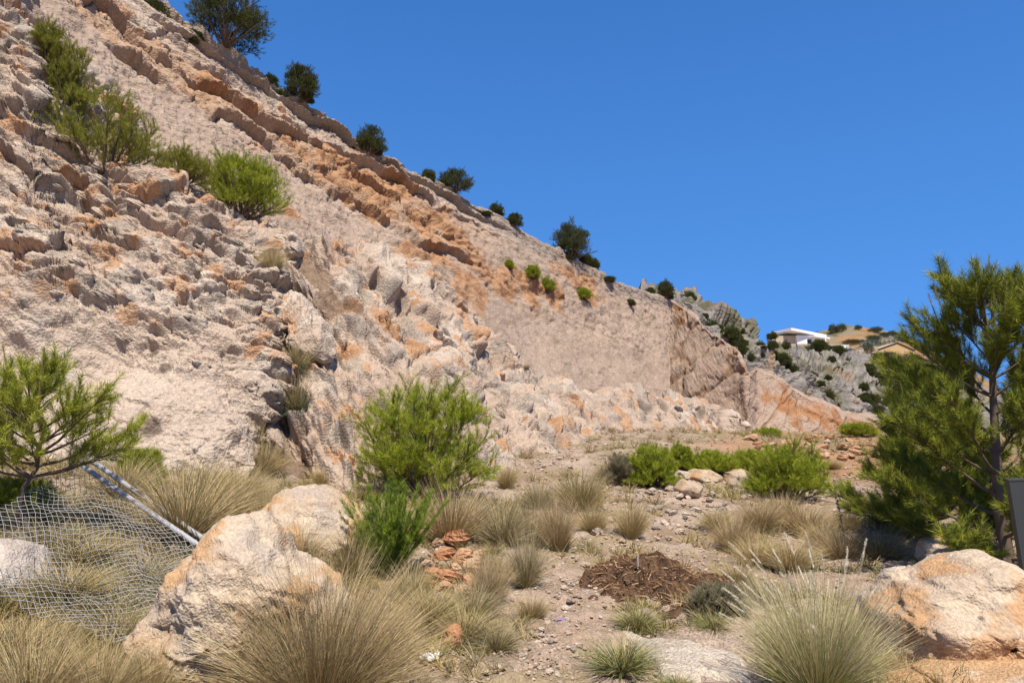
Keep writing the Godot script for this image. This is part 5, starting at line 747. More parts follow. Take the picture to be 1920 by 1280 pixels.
const STRAW := [Color(0.52, 0.41, 0.215), Color(0.46, 0.36, 0.175), Color(0.60, 0.49, 0.29), Color(0.42, 0.31, 0.15)]
const RUSSET := [Color(0.46, 0.32, 0.19), Color(0.40, 0.29, 0.18), Color(0.52, 0.40, 0.25), Color(0.38, 0.26, 0.15)]
const OLIVE := [Color(0.31, 0.28, 0.11), Color(0.35, 0.30, 0.13), Color(0.24, 0.23, 0.08), Color(0.40, 0.33, 0.15)]
const LEAF := [Color(0.15, 0.21, 0.055), Color(0.19, 0.25, 0.075), Color(0.12, 0.17, 0.05), Color(0.24, 0.27, 0.10)]
const ASHEN := [Color(0.30, 0.26, 0.17), Color(0.25, 0.23, 0.14), Color(0.36, 0.31, 0.21), Color(0.21, 0.21, 0.12)]
const GLAUCOUS := [Color(0.20, 0.225, 0.12), Color(0.25, 0.265, 0.15), Color(0.16, 0.18, 0.09)]
var grass_kinds := {}

func make_grass_kinds() -> void:
	# kind: sets of [part name, mesh]
	for k in 3:
		var z := k * 17
		grass_kinds["straw%d" % k] = [["dry_blades", grass(1200, STRAW, 0.85, 0.28, 0.0038, 100 + z)], ["green_blades", grass(200, OLIVE, 0.95, 0.35, 0.0060, 101 + z, Vector2(0.3, 0.7))]]
		grass_kinds["rust%d" % k] = [["dry_blades", grass(1200, RUSSET + STRAW, 0.8, 0.22, 0.0036, 102 + z)], ["green_blades", grass(280, OLIVE, 0.9, 0.3, 0.0060, 103 + z, Vector2(0.3, 0.65))]]
		grass_kinds["mixed%d" % k] = [["dry_blades", grass(800, STRAW, 0.85, 0.3, 0.0038, 104 + z)], ["green_blades", grass(480, OLIVE, 0.9, 0.32, 0.0060, 105 + z, Vector2(0.4, 0.9))]]
		grass_kinds["grey%d" % k] = [["dry_blades", grass(1000, ASHEN + STRAW, 1.0, 0.35, 0.0038, 106 + z)], ["green_blades", grass(260, GLAUCOUS + OLIVE, 1.0, 0.4, 0.0060, 107 + z, Vector2(0.3, 0.7))]]
		grass_kinds["green%d" % k] = [["dry_blades", grass(240, ASHEN + STRAW, 1.15, 0.35, 0.0055, 108 + z)], ["green_blades", grass(650, LEAF + OLIVE, 1.2, 0.4, 0.0065, 109 + z, Vector2(0.4, 1.0))]]
		grass_kinds["blue%d" % k] = [["dry_blades", grass(520, STRAW, 0.8, 0.25, 0.0050, 110 + z)], ["green_blades", grass(560, GLAUCOUS, 1.25, 0.5, 0.0065, 111 + z, Vector2(0.4, 0.85))]]
	grass_kinds["big0"] = [["dry_blades", grass(5200, STRAW + RUSSET + [Color(0.40, 0.31, 0.14), Color(0.33, 0.28, 0.12)], 0.95, 0.26, 0.0022, 150, Vector2(0.5, 1.05))], ["green_blades", grass(1500, OLIVE, 1.0, 0.3, 0.0028, 151, Vector2(0.3, 0.8))]]

func tussock(at: Vector3, width: float, height: float, kind: String, label: String, k: int, lean := Vector3.ZERO) -> void:
	var t := thing("grass_tussock", at, label, "grass", "tussocks of wild grass")
	var key := "big0" if kind == "big" else "%s%d" % [kind, k % 3]
	for part in grass_kinds[key]:
		var o := put(part[0], part[1], materials.blade, t)
		o.set_meta("kind", "stuff")
	var w := width / 1.15
	t.basis = Basis.from_euler(Vector3(lean.x, k * 2.4, lean.z)) * Basis.from_scale(Vector3(w, height * 1.06, w))

# ------------------------------------------------------------------ shrubs and trees
var tufts := {}

func needle_tuft(needles: int, length: float, reach: float, width: float, open: float, number: int) -> ArrayMesh:
	rng.seed = number
	var s := Shape.new()
	for i in needles:
		var a := i * 2.4 + rng.randf() * 0.6
		var y := length * float(i) / needles
		var o := open * rng.randf_range(0.6, 1.25)
		var rad := Vector3(cos(a), 0, sin(a))
		var d := rad * sin(o) + Vector3.UP * cos(o)
		var side := d.cross(any_dir()).normalized() * width
		var p := Vector3(0, y, 0)
		var tip := p + d * reach * rng.randf_range(0.7, 1.15)
		s.tri(p - side, tip, p + side)
	return s.done()

func leaf_tuft(leaves: int, length: float, leaf: float, number: int) -> ArrayMesh:
	rng.seed = number
	var s := Shape.new()
	for i in leaves:
		var a := i * 2.4 + rng.randf() * 0.7
		var y := length * float(i) / leaves
		var d := (Vector3(cos(a), rng.randf_range(0.1, 1.0), sin(a))).normalized()
		var side := d.cross(any_dir()).normalized() * leaf * 0.24
		var p := Vector3(0, y, 0)
		var m := p + d * leaf * 0.5
		s.quad(p, m - side, p + d * leaf * rng.randf_range(0.85, 1.15), m + side)
	return s.done()

func shoots(wood: Shape, where: Array, tints: Array, a: Vector3, b: Vector3, bend: Vector3, radius: float, o: Dictionary) -> void:
	# one limb from a to b carrying side shoots with tufts
	var pts := []
	var seg := 6
	for i in seg + 1:
		var t := float(i) / seg
		pts.append(a.lerp(b, t) + bend * sin(t * PI * 0.5) * t + any_dir() * radius * 0.6 * (1.0 if i > 0 else 0.0))
	wood.tube(pts, radius, radius * 0.25, 5, o.bark)
	var limb := (b - a).length()
	var count: int = maxi(3, int(limb * o.shoots_per_metre))
	for k in count:
		var t := lerpf(o.bare, 1.0, (k + rng.randf()) / count)
		var s := t * seg
		var i: int = mini(int(s), seg - 1)
		var p: Vector3 = pts[i].lerp(pts[i + 1], s - i)
		var along: Vector3 = (pts[i + 1] - pts[i]).normalized()
		var d: Vector3 = (along * o.forward + any_dir() * 0.9 + Vector3.UP * o.rise).normalized()
		var len: float = o.shoot * rng.randf_range(0.5, 1.2) * (1.0 - 0.45 * t)
		var q := p + d * len
		wood.tube([p, p.lerp(q, 0.5) + any_dir() * len * 0.06, q], radius * 0.22, radius * 0.12, 3, o.bark)
		var n: int = maxi(1, roundi(len / o.spacing))
		for m in n:
			var f := (m + 0.5 + rng.randf() * 0.5) / n
			var dir: Vector3 = (d + any_dir() * o.loose + Vector3.UP * 0.15).normalized()
			var sc: float = o.tuft_size * rng.randf_range(0.75, 1.25)
			where.append(Transform3D(facing(dir, rng.randf() * TAU).scaled(Vector3.ONE * sc), p.lerp(q, f)))
			var tint: Color = o.tints[rng.randi() % o.tints.size()]
			tint *= rng.randf_range(0.8, 1.2)
			tint.a = 1.0
			tints.append(tint)

const BARK := Color(0.16, 0.115, 0.085)
const PINE_GREEN := [Color(0.28, 0.30, 0.036), Color(0.33, 0.34, 0.045), Color(0.22, 0.25, 0.032), Color(0.38, 0.37, 0.07)]
const PINE_MIXED := [Color(0.28, 0.30, 0.036), Color(0.34, 0.35, 0.05), Color(0.20, 0.23, 0.032), Color(0.11, 0.135, 0.03), Color(0.14, 0.16, 0.035), Color(0.24, 0.26, 0.04)]
const DARK_GREEN := [Color(0.075, 0.090, 0.028), Color(0.095, 0.105, 0.035), Color(0.060, 0.075, 0.025), Color(0.115, 0.115, 0.045)]
const BRIGHT_GREEN := [Color(0.275, 0.320, 0.026), Color(0.315, 0.355, 0.034), Color(0.205, 0.25, 0.024), Color(0.36, 0.37, 0.055)]
const OLIVE_GREEN := [Color(0.250, 0.250, 0.040), Color(0.205, 0.215, 0.035), Color(0.300, 0.285, 0.060)]
const LEAFY_GREEN := [Color(0.235, 0.310, 0.034), Color(0.265, 0.340, 0.045), Color(0.165, 0.225, 0.035), Color(0.310, 0.360, 0.110)]
const DEAD_GREY := [Color(0.25, 0.21, 0.14), Color(0.20, 0.175, 0.11), Color(0.30, 0.25, 0.17), Color(0.19, 0.19, 0.10)]

func look_of(kind: String) -> Dictionary:
	var o := {"bark": BARK, "shoots_per_metre": 16.0, "bare": 0.35, "forward": 0.8, "rise": 0.35, "shoot": 0.30, "spacing": 0.05, "loose": 0.35, "tuft_size": 1.0, "tints": PINE_GREEN, "tuft": "needles"}
	match kind:
		"bright": o.merge({"tints": BRIGHT_GREEN, "rise": 0.5}, true)
		"airy": o.merge({"tints": OLIVE_GREEN, "shoots_per_metre": 11.0, "rise": 0.6}, true)
		"dark": o.merge({"tints": DARK_GREEN}, true)
		"leafy": o.merge({"tints": LEAFY_GREEN, "tuft": "leaves", "rise": 0.55, "spacing": 0.06}, true)
		"dead": o.merge({"tints": DEAD_GREY, "shoots_per_metre": 10.0}, true)
	return o

func shrub(called: String, at: Vector3, width: float, height: float, kind: String, label: String, category: String, group: String, number: int, slope := Vector3.UP) -> void:
	# many stems from one stool, filling an uneven dome
	var t := thing(called, at, label, category, group)
	rng.seed = 5000 + number
	var o := look_of(kind)
	if kind == "pine": o.tints = DARK_GREEN if height > 1.0 else PINE_GREEN
	var size := maxf(width, height)
	var rel := size / 1.6
	o.tuft_size = clampf(0.62 + 0.62 * rel * 0.75, 0.55, 6.0)
	o.shoot = 0.24 * size
	o.spacing = maxf(0.05, 0.034 * size)
	o.shoots_per_metre = (o.shoots_per_metre as float) / maxf(size * 0.55, 0.5)
	var wood := Shape.new()
	var where := []
	var tints := []
	var stems := 26
	for k in stems:
		var a := k * 2.39996 + rng.randf() * 0.5
		var up := (k + 0.5) / stems
		var lift := lerpf(0.10, 1.0, up) + rng.randf_range(-0.06, 0.06)
		var out := sqrt(maxf(0.05, 1.0 - pow(absf(lift), 3.2))) * rng.randf_range(0.6, 1.05)
		var b := Vector3(cos(a) * out * width * 0.46, lift * height * rng.randf_range(0.72, 0.97), sin(a) * out * width * 0.46)
		var start := Vector3(cos(a), 0, sin(a)) * width * 0.05 * rng.randf() + Vector3.DOWN * height * 0.06
		shoots(wood, where, tints, start, b, Vector3.UP * height * 0.06 * rng.randf(), 0.008 + 0.008 * size, o)
	# leafy clumps spread over the dome
	var clumps := 14 if kind in ["airy", "dead"] else 36
	for k in clumps:
		var a := k * 2.39996 + rng.randf() * 0.8
		var lift := rng.randf_range(0.12, 0.95)
		var out := sqrt(maxf(0.03, 1.0 - pow(lift, 3.2))) * pow(rng.randf_range(0.15, 1.0), 0.4)
		var mid := Vector3(cos(a) * out * width * 0.40, lift * height * 0.80, sin(a) * out * width * 0.40)
		var r := rng.randf_range(0.10, 0.17) * size
		for m in (80 if kind == "pine" and height > 1.0 else 46):
			var d := any_dir()
			d.y = d.y * 0.7 + 0.25
			var p := mid + d * r * pow(rng.randf(), 0.45) * Vector3(1.0, 0.8, 1.0)
			if p.y < 0.02 * height: continue
			var dir := (d + Vector3.UP * 0.6 + mid.normalized() * 0.5 + any_dir() * 0.4).normalized()
			where.append(Transform3D(facing(dir, rng.randf() * TAU).scaled(Vector3.ONE * (o.tuft_size as float) * rng.randf_range(0.75, 1.2)), p))
			var tint: Color = o.tints[rng.randi() % o.tints.size()]
			tint *= rng.randf_range(0.8, 1.15)
			tint.a = 1.0
			tints.append(tint)
	put("stems", wood.done(), materials.bark, t)
	copies("foliage", tufts[o.tuft], where, tints, materials.leaf, t)

func pine(called: String, at: Vector3, height: float, reach: float, number: int, low: float, label: String, tints_of: Array, candles := 0.0, dense := 30.0, gaps := 0.2) -> void:
	var t := thing(called, at, label, "tree", "")
	rng.seed = 7000 + number
	var o := look_of("pine")
	o.tints = tints_of
	o.shoots_per_metre = dense
	o.shoot = 0.36
	o.spacing = 0.040
	o.tuft_size = 1.2
	o.bare = 0.34
	o.forward = 1.0
	o.rise = 0.55
	var trunk := []
	for i in 9:
		var y := height * i / 8.0
		trunk.append(Vector3(0.05 * sin(i * 1.3 + number), y - 0.1, 0.05 * cos(i * 1.7 + number)) * Vector3(minf(i, 1), 1, minf(i, 1)))
	var stem := Shape.new()
	stem.tube(trunk, 0.022 * height, 0.005 * height, 8, BARK)
	put("trunk", stem.done(), materials.bark, t)
	var wood := Shape.new()
	var where := []
	var tints := []
	var y := low
	var w := 0
	while y < height * 0.97:
		var f := (y - low) / (height - low)
		var s := y / height * 8.0
		var i: int = mini(int(s), 7)
		var p: Vector3 = trunk[i].lerp(trunk[i + 1], s - i)
		for k in 5:
			var a := k * TAU / 5.0 + w * 0.9 + rng.randf_range(-0.25, 0.25)
			if f > 0.1 and rng.randf() < gaps: continue
			var len := reach * pow(1.0 - f, 0.62) * rng.randf_range(0.5, 1.15) + 0.12
			var rise := lerpf(0.10, 0.85, f) + rng.randf_range(-0.1, 0.12)
			var b := p + Vector3(cos(a), rise, sin(a)).normalized() * len
			shoots(wood, where, tints, p, b, Vector3.UP * len * 0.22, 0.008 + 0.010 * len, o)
		w += 1
		y += height * lerpf(0.072, 0.055, f)
	# upright leading shoots
	for k in int(candles):
		var a := k * 2.4
		var r := 0.42 * sqrt(float(k) / maxf(candles, 1.0))
		var p := Vector3(cos(a) * r, height * (0.93 - 0.28 * r), sin(a) * r)
		var q := p + (Vector3.UP + Vector3(cos(a), 0, sin(a)) * 0.22).normalized() * rng.randf_range(0.28, 0.5)
		wood.tube([p, q], 0.008, 0.004, 4, Color(0.30, 0.20, 0.12))
		for m in 9:
			where.append(Transform3D(facing((q - p).normalized() + any_dir() * 0.1, rng.randf() * TAU).scaled(Vector3(0.6, 0.8, 0.6)), p.lerp(q, m / 9.0)))
			tints.append(tints_of[rng.randi() % tints_of.size()])
	put("branches", wood.done(), materials.bark, t)
	copies("needles", tufts.needles, where, tints, materials.leaf, t)

# ------------------------------------------------------------------ stones
func outline_at(poly: PackedVector2Array, mid: Vector2, angle: float) -> float:
	var d := Vector2.from_angle(angle)
	var best := 0.02
	for i in poly.size():
		var hit = Geometry2D.segment_intersects_segment(mid, mid + d * 9.0, poly[i], poly[(i + 1) % poly.size()])
		if hit != null: best = maxf(best, (hit - mid).length())
	return best

func boulder(spec: Array, number: int) -> void:
	var pts: Array = spec[6]
	var poly := PackedVector2Array()
	for k in pts.size() / 2: poly.append(Vector2(pts[k * 2], pts[k * 2 + 1]))
	var lo := poly[0]
	var hi := poly[0]
	for p in poly:
		lo = lo.min(p)
		hi = hi.max(p)
	var mid := (lo + hi) * 0.5 - Vector2(0, (hi.y - lo.y) * 0.08)
	var size := maxf(hi.x - lo.x, hi.y - lo.y)
	rng.seed = 900 + number
	var planes := []
	for k in 16: planes.append([any_dir(), rng.randf_range(0.80, 0.98)])
	var nu := 181 if size > 0.8 else 81
	var nv := 111 if size > 0.8 else 51
	var v := PackedVector3Array()
	v.resize(nu * nv)
	var col := PackedColorArray()
	col.resize(nu * nv)
	var radii := PackedFloat32Array()
	for i in nu: radii.append(outline_at(poly, mid, TAU * i / (nu - 1)))
	var shift := Vector3(number * 3.7, 0, number * 1.9)
	for j in nv:
		var f := PI * (float(j) / (nv - 1) - 0.5)
		var cf := pow(absf(cos(f)), 0.72)
		var sf := signf(sin(f)) * pow(absf(sin(f)), 0.85)
		for i in nu:
			var a := TAU * i / (nu - 1)
			var r := radii[i] * 0.5 + (radii[(i + nu - 2) % (nu - 1)] + radii[(i + 1) % (nu - 1)]) * 0.25
			var unit := Vector3(cos(a) * cf, sin(a) * cf, sf)
			var cut := 1.0
			for pl in planes:
				var along: float = unit.dot(pl[0])
				if along > 0.05: cut = minf(cut, pl[1] / along)
			var edge := 1.0 - cf
			cut = lerpf(lerpf(cut, 1.0, 0.75), cut, smoothstep(0.0, 0.35, edge))
			var p := Vector3(cos(a) * r * cf, sin(a) * r * cf, spec[3] * sf) * cut
			var w := p + shift
			var q := layered(w, -0.35, 3.2, 6.5)
			var rough := 0.040 * size * n_mid.get_noise_3dv(w * 1.2) + 0.008 * size * n_fine.get_noise_3dv(w * 1.4)
			rough += size * 0.5 * broken(q, 0.030, 0.011, 0.014)
			p += unit.normalized() * rough
			v[j * nu + i] = p + Vector3(mid.x, mid.y, 0)
			var s := n_stain.get_noise_3dv(w * 1.5)
			var t := n_tone.get_noise_3dv(w * 2.5)
			var c := Color(0.71, 0.575, 0.42).lerp(Color(0.61, 0.465, 0.33), smoothstep(-0.3, 0.4, t))
			match spec[4]:
				"white": c = Color(0.71, 0.61, 0.51).lerp(Color(0.56, 0.475, 0.40), smoothstep(0.0, 0.4, s))
				"grey": c = Color(0.50, 0.45, 0.40).lerp(Color(0.60, 0.55, 0.49), smoothstep(-0.2, 0.4, s))
				"orange": c = c.lerp(Color(0.64, 0.37, 0.18), 0.85 * smoothstep(-0.12, 0.22, s + 0.15 * t))
				_: c = c.lerp(Color(0.65, 0.40, 0.20), 0.85 * smoothstep(0.0, 0.25, s + 0.1 * t)).lerp(Color(0.52, 0.46, 0.41), 0.45 * smoothstep(0.2, 0.45, -s))
			var chip := n_chip.get_noise_3dv(q * 2.7 + Vector3(7, 3, 1))
			c = c * (1.0 + 0.10 * chip)
			c.a = 1.0
			col[j * nu + i] = c
	var o := put("boulder", grid_mesh(v, col, nu, nv), materials.stone, self)
	o.position = Vector3(spec[0], spec[1], spec[2])
	tag(o, spec[5], "boulder", "")

var stone_kinds := {}

func stone_mesh(number: int, tints: Array, flat: float) -> ArrayMesh:
	rng.seed = number
	var planes := []
	for k in 11: planes.append([any_dir(), rng.randf_range(0.55, 1.0)])
	var nu := 9
	var nv := 7
	var pts := []
	for j in nv:
		var f := PI * (float(j) / (nv - 1) - 0.5)
		for i in nu:
			var a := TAU * i / nu + j * 0.4
			var d := Vector3(cos(a) * cos(f), sin(f), sin(a) * cos(f))
			var r := 1.0
			for pl in planes:
				var along: float = d.dot(pl[0])
				if along > 0.1: r = minf(r, pl[1] / along)
			pts.append(d * r * Vector3(0.5, 0.5 * flat, 0.42))
	var base: Color = tints[rng.randi() % tints.size()]
	var s := Shape.new()
	for j in nv - 1:
		for i in nu:
			var k: int = (i + 1) % nu
			var t := base * rng.randf_range(0.93, 1.07)
			t.a = 1.0
			s.quad(pts[j * nu + i], pts[(j + 1) * nu + i], pts[(j + 1) * nu + k], pts[j * nu + k], t)
	return s.done()

func make_stone_kinds() -> void:
	for k in 8:
		stone_kinds["cream%d" % k] = stone_mesh(300 + k, [CREAM, PALE, Color(0.55, 0.44, 0.34)], 0.75)
		stone_kinds["red%d" % k] = stone_mesh(320 + k, [Color(0.62, 0.36, 0.20), Color(0.66, 0.43, 0.27), Color(0.60, 0.46, 0.34), Color(0.56, 0.29, 0.15)], 0.6)
		stone_kinds["orange%d" % k] = stone_mesh(340 + k, [Color(0.66, 0.38, 0.22), Color(0.70, 0.47, 0.30), Color(0.60, 0.30, 0.16)], 0.9)
		stone_kinds["grey%d" % k] = stone_mesh(360 + k, [Color(0.44, 0.38, 0.32), Color(0.50, 0.42, 0.35)], 0.7)

func stone(kind: String, k: int, x: float, z: float, width: float, height: float, label: String, group: String, lift := 0.0) -> void:
	var o := put("stone", stone_kinds["%s%d" % [kind, k % 8]], materials.stone, self)
	rng.seed = 2000 + k * 7 + int(x * 50)
	o.basis = Basis.from_euler(Vector3(rng.randf_range(-0.35, 0.35), rng.randf() * TAU, rng.randf_range(-0.35, 0.35))) * Basis.from_scale(Vector3(width, height, width * rng.randf_range(0.7, 1.0)))
	o.position = Vector3(x, bumpy(x, z) + height * 0.22 + lift, z)
	tag(o, label, "stone", group)

# ------------------------------------------------------------------ things people left
func pipe(parent: Node3D, a: Vector3, b: Vector3, called: String) -> void:
	var s := Shape.new()
	var pts := []
	for i in 5: pts.append(a.lerp(b, i / 4.0) - parent.position)
	s.tube(pts, 0.024, 0.024, 14)
	# rounded end cap
	var dir := (a - b).normalized()
	s.tube([a - parent.position, a - parent.position + dir * 0.012, a - parent.position + dir * 0.018], 0.026, 0.004, 14)
	put(called, s.done(), materials.galvanised, parent)

func fence() -> void:
	var t := thing("chain_link_fence", NET_3, "fallen chain link fence of galvanised wire lying over the grass", "fence")
	pipe(t, PIPE_A0, PIPE_A1, "post")
	pipe(t, PIPE_B0, PIPE_B1, "post")
	var cap := Shape.new()
	var end := PIPE_B0 - t.position
	var dir := (PIPE_B0 - PIPE_B1).normalized()
	cap.tube([end + dir * 0.02, end + dir * 0.03, end + dir * 0.075, end + dir * 0.085], 0.03, 0.012, 12)
	put("cap", cap.done(), materials.galvanised, t)
	var s := Shape.new()
	var rows := 52
	var cols := 46
	var at := func(i: float, j: float) -> Vector3:
		var u := i / cols
		var w := j / rows
		var p := NET_0.lerp(NET_1, u).lerp(NET_2.lerp(NET_3, u), w)
		var sag := sin(u * PI) * sin(w * PI)
		var wave := 0.08 * n_mid.get_noise_2d(u * 2.0, w * 2.0) + 0.015 * n_mid.get_noise_2d(u * 9.0 + 5.0, w * 9.0)
		p += Vector3(0.04 * n_mid.get_noise_2d(u * 2.0 + 9.0, w * 2.0), wave - 0.10 * sag, 0.06 * n_mid.get_noise_2d(u * 2.0, w * 2.0 + 9.0))
		p.y = maxf(p.y, bumpy(p.x, p.z) + 0.03)
		return p - t.position
	for start in range(-rows, cols + rows, 2):
		for sense in [1, -1]:
			var pts := []
			for j in range(0, rows + 1, 2):
				var i := float(start + sense * j)
				if i < 0 or i > cols:
					if pts.size() > 1: s.tube(pts, 0.0026, 0.0026, 3)
					pts = []
					continue
				pts.append(at.call(i, float(j)))
			if pts.size() > 1: s.tube(pts, 0.0026, 0.0026, 3)
	var net := put("wire_netting", s.done(), materials.wire, t)
	net.set_meta("kind", "stuff")

func metal_post() -> void:
	var t := thing("metal_post", POST_FOOT, "dark grey square metal post leaning at the right edge", "post")
	var axis := POST_TOP - POST_FOOT
	var tilt := Transform3D(facing(axis, 0.0), Vector3.ZERO)
	var y := axis.normalized()
	var x := Vector3(0.9, 0, 0.35)
	x = (x - y * x.dot(y)).normalized()
	tilt.basis = Basis(x, y, x.cross(y))
	var s := Shape.new()
	s.box(tilt.translated_local(Vector3(0, axis.length() * 0.5 - 0.12, 0)), Vector3(0.115, axis.length() + 0.24, 0.115))
	put("shaft", s.done(), materials.dark_metal, t)
	var c := Shape.new()
	c.box(tilt.translated_local(Vector3(0, axis.length() + 0.005, 0)), Vector3(0.122, 0.012, 0.122))
	put("cap", c.done(), materials.dark_metal, t)

func mulch_heap() -> void:
	var t := thing("mulch_heap", HEAP, "heap of dark brown dry plant litter on the stony ground", "mulch")
	rng.seed = 77
	var nu := 90
	var nv := 60
	var v := PackedVector3Array()
	var col := PackedColorArray()
	var half := Vector2(0.98, 0.80)
	var tops := func(a: float, b: float) -> float:
		var r := sqrt(a * a + b * b)
		var x := HEAP.x + a * half.x
		var z := HEAP.z - b * half.y
		var top := exp(-pow((a + 0.25) / 0.55, 2.0) - pow((b - 0.35) / 0.38, 2.0)) * 0.25 + exp(-pow((a - 0.35) / 0.5, 2.0) - pow((b + 0.1) / 0.45, 2.0)) * 0.10
		var rim := 1.0 - smoothstep(0.75, 1.0, r + 0.45 * n_mid.get_noise_2d(x * 0.9, z * 0.9))
		return bumpy(x, z) - 0.04 + (top + 0.05 + 0.07 * n_fine.get_noise_2d(x * 1.1, z * 1.1) + 0.10 * n_mid.get_noise_2d(x * 1.7, z * 1.7)) * rim
	for j in nv:
		for i in nu:
			var a := (float(i) / (nu - 1) * 2.0 - 1.0) * 1.1
			var b := (float(j) / (nv - 1) * 2.0 - 1.0) * 1.1
			var y: float = tops.call(a, b)
			v.append(Vector3(a * half.x, y - HEAP.y, -b * half.y))
			var k := n_stain.get_noise_2d(a * 4.0, b * 4.0)
			col.append(Color(0.10, 0.06, 0.038).lerp(Color(0.20, 0.12, 0.07), smoothstep(-0.3, 0.4, k)))
	put("mound", grid_mesh(v, col, nu, nv), materials.soil, t)
	var where := []
	var tints := []
	var hues := [Color(0.20, 0.105, 0.055), Color(0.28, 0.155, 0.08), Color(0.36, 0.22, 0.12), Color(0.13, 0.075, 0.045), Color(0.46, 0.31, 0.18)]
	for k in 5200:
		var a := rng.randf_range(-1.05, 1.05)
		var b := rng.randf_range(-1.05, 1.05)
		if a * a + b * b > 0.85 + 0.5 * n_mid.get_noise_2d(a * 3.0, b * 3.0): continue
		var y: float = tops.call(a, b)
		var d := any_dir()
		d.y = absf(d.y) * 0.35
		where.append(Transform3D(facing(d, rng.randf() * TAU).scaled(Vector3.ONE * rng.randf_range(0.5, 1.6)), Vector3(a * half.x, y - HEAP.y + 0.004, -b * half.y)))
		tints.append(hues[rng.randi() % hues.size()])
	var f := Shape.new()
	f.quad(Vector3(-0.004, -0.05, 0), Vector3(-0.003, 0.0, 0.006), Vector3(0.003, 0.0, 0.006), Vector3(0.004, -0.05, 0))
	f.quad(Vector3(-0.003, 0.0, 0.006), Vector3(-0.001, 0.05, 0), Vector3(0.001, 0.05, 0), Vector3(0.003, 0.0, 0.006))
	copies("dry_stems", f.done(), where, tints, materials.litter, t)
	var stick := Shape.new()
	stick.tube([Vector3(-0.28, 0.24, -0.02), Vector3(-0.285, 0.31, 0.0), Vector3(-0.28, 0.37, 0.01)], 0.012, 0.009, 6)
	put("stick", stick.done(), materials.pale_wood, t)

func plumed_grass() -> void:
	var t := thing("fountain_grass", Vector3(PLUME_FOOT.x, bumpy(PLUME_FOOT.x, PLUME_FOOT.z), PLUME_FOOT.z), "large green fountain grass with pale feathery plumes in the lower right", "grass", "tussocks of wild grass")
	var g := put("green_blades", grass(2600, [Color(0.27, 0.31, 0.07), Color(0.32, 0.33, 0.09), Color(0.37, 0.36, 0.13), Color(0.22, 0.26, 0.06)], 0.95, 0.22, 0.0026, 201, Vector2(0.4, 0.78)), materials.blade, t)
	var d := put("dry_blades", grass(2600, [Color(0.60, 0.52, 0.30), Color(0.52, 0.45, 0.23), Color(0.66, 0.58, 0.37)], 0.80, 0.16, 0.0021, 202, Vector2(0.65, 1.10)), materials.blade, t)
	g.set_meta("kind", "stuff")
	d.set_meta("kind", "stuff")
	t.basis = Basis.from_scale(Vector3(0.80, 0.82, 0.80))
	rng.seed = 203
	for k in 46:
		var s := Shape.new()
		var a := k * 2.4
		var lean := 0.75 * sqrt((k + 0.5) / 46.0)
		var dir := (Vector3(cos(a) * sin(lean) - 0.12, cos(lean), sin(a) * sin(lean)) + any_dir() * 0.08).normalized()
		var p := dir * rng.randf_range(0.66, 1.06)
		var bend := (dir + Vector3(-0.25, 0.0, 0) + Vector3(dir.x, -0.1, dir.z) * 0.35).normalized()
		s.tube([Vector3.ZERO, p * 0.5, p], 0.0020, 0.0014, 3, Color(0.45, 0.42, 0.22))
		var q := p + bend * rng.randf_range(0.11, 0.18)
		s.tube([p, p.lerp(q, 0.2), p.lerp(q, 0.75), q], 0.0032, 0.0015, 5, Color(0.62, 0.56, 0.42))
		for m in 190:
			var c := p.lerp(q, rng.randf())
			var o := (any_dir() + bend * 1.3).normalized() * rng.randf_range(0.014, 0.026)
			var side := o.cross(any_dir()).normalized() * 0.0011
			s.tri(c - side, c + o, c + side, Color(0.78, 0.72, 0.57))
		put("plume", s.done(), materials.blade, t)

func broom() -> void:
	var at := Vector3(BROOM_FOOT.x, bumpy(BROOM_FOOT.x, BROOM_FOOT.z), BROOM_FOOT.z)
	var t := thing("broom_shrub", at, "feathery bright green broom plant right of the round boulder", "shrub", "green shrubs")
	rng.seed = 88
	var s := Shape.new()
	var where := []
	var tints := []
	for k in 150:
		var a := rng.randf() * TAU
		var lean := pow(rng.randf(), 0.8) * 0.62
		var dir := Vector3(cos(a) * sin(lean), cos(lean), sin(a) * sin(lean))
		var len := rng.randf_range(0.45, 0.98)
		var b := dir * len + Vector3(dir.x, 0, dir.z) * 0.1
		s.tube([Vector3(cos(a), 0, sin(a)) * 0.05, b * 0.5 + Vector3.UP * 0.03, b], 0.005, 0.002, 3, Color(0.16, 0.20, 0.06))
		for m in 15:
			var f := rng.randf_range(0.25, 1.0)
			where.append(Transform3D(facing((dir + any_dir() * 0.35).normalized(), rng.randf() * TAU).scaled(Vector3.ONE * rng.randf_range(0.6, 0.95)), b * f))
			var c: Color = LEAFY_GREEN[rng.randi() % 3] * rng.randf_range(0.75, 1.05)
			c.a = 1.0
			tints.append(c)
	put("stems", s.done(), materials.bark, t)
	copies("foliage", tufts.needles, where, tints, materials.leaf, t)

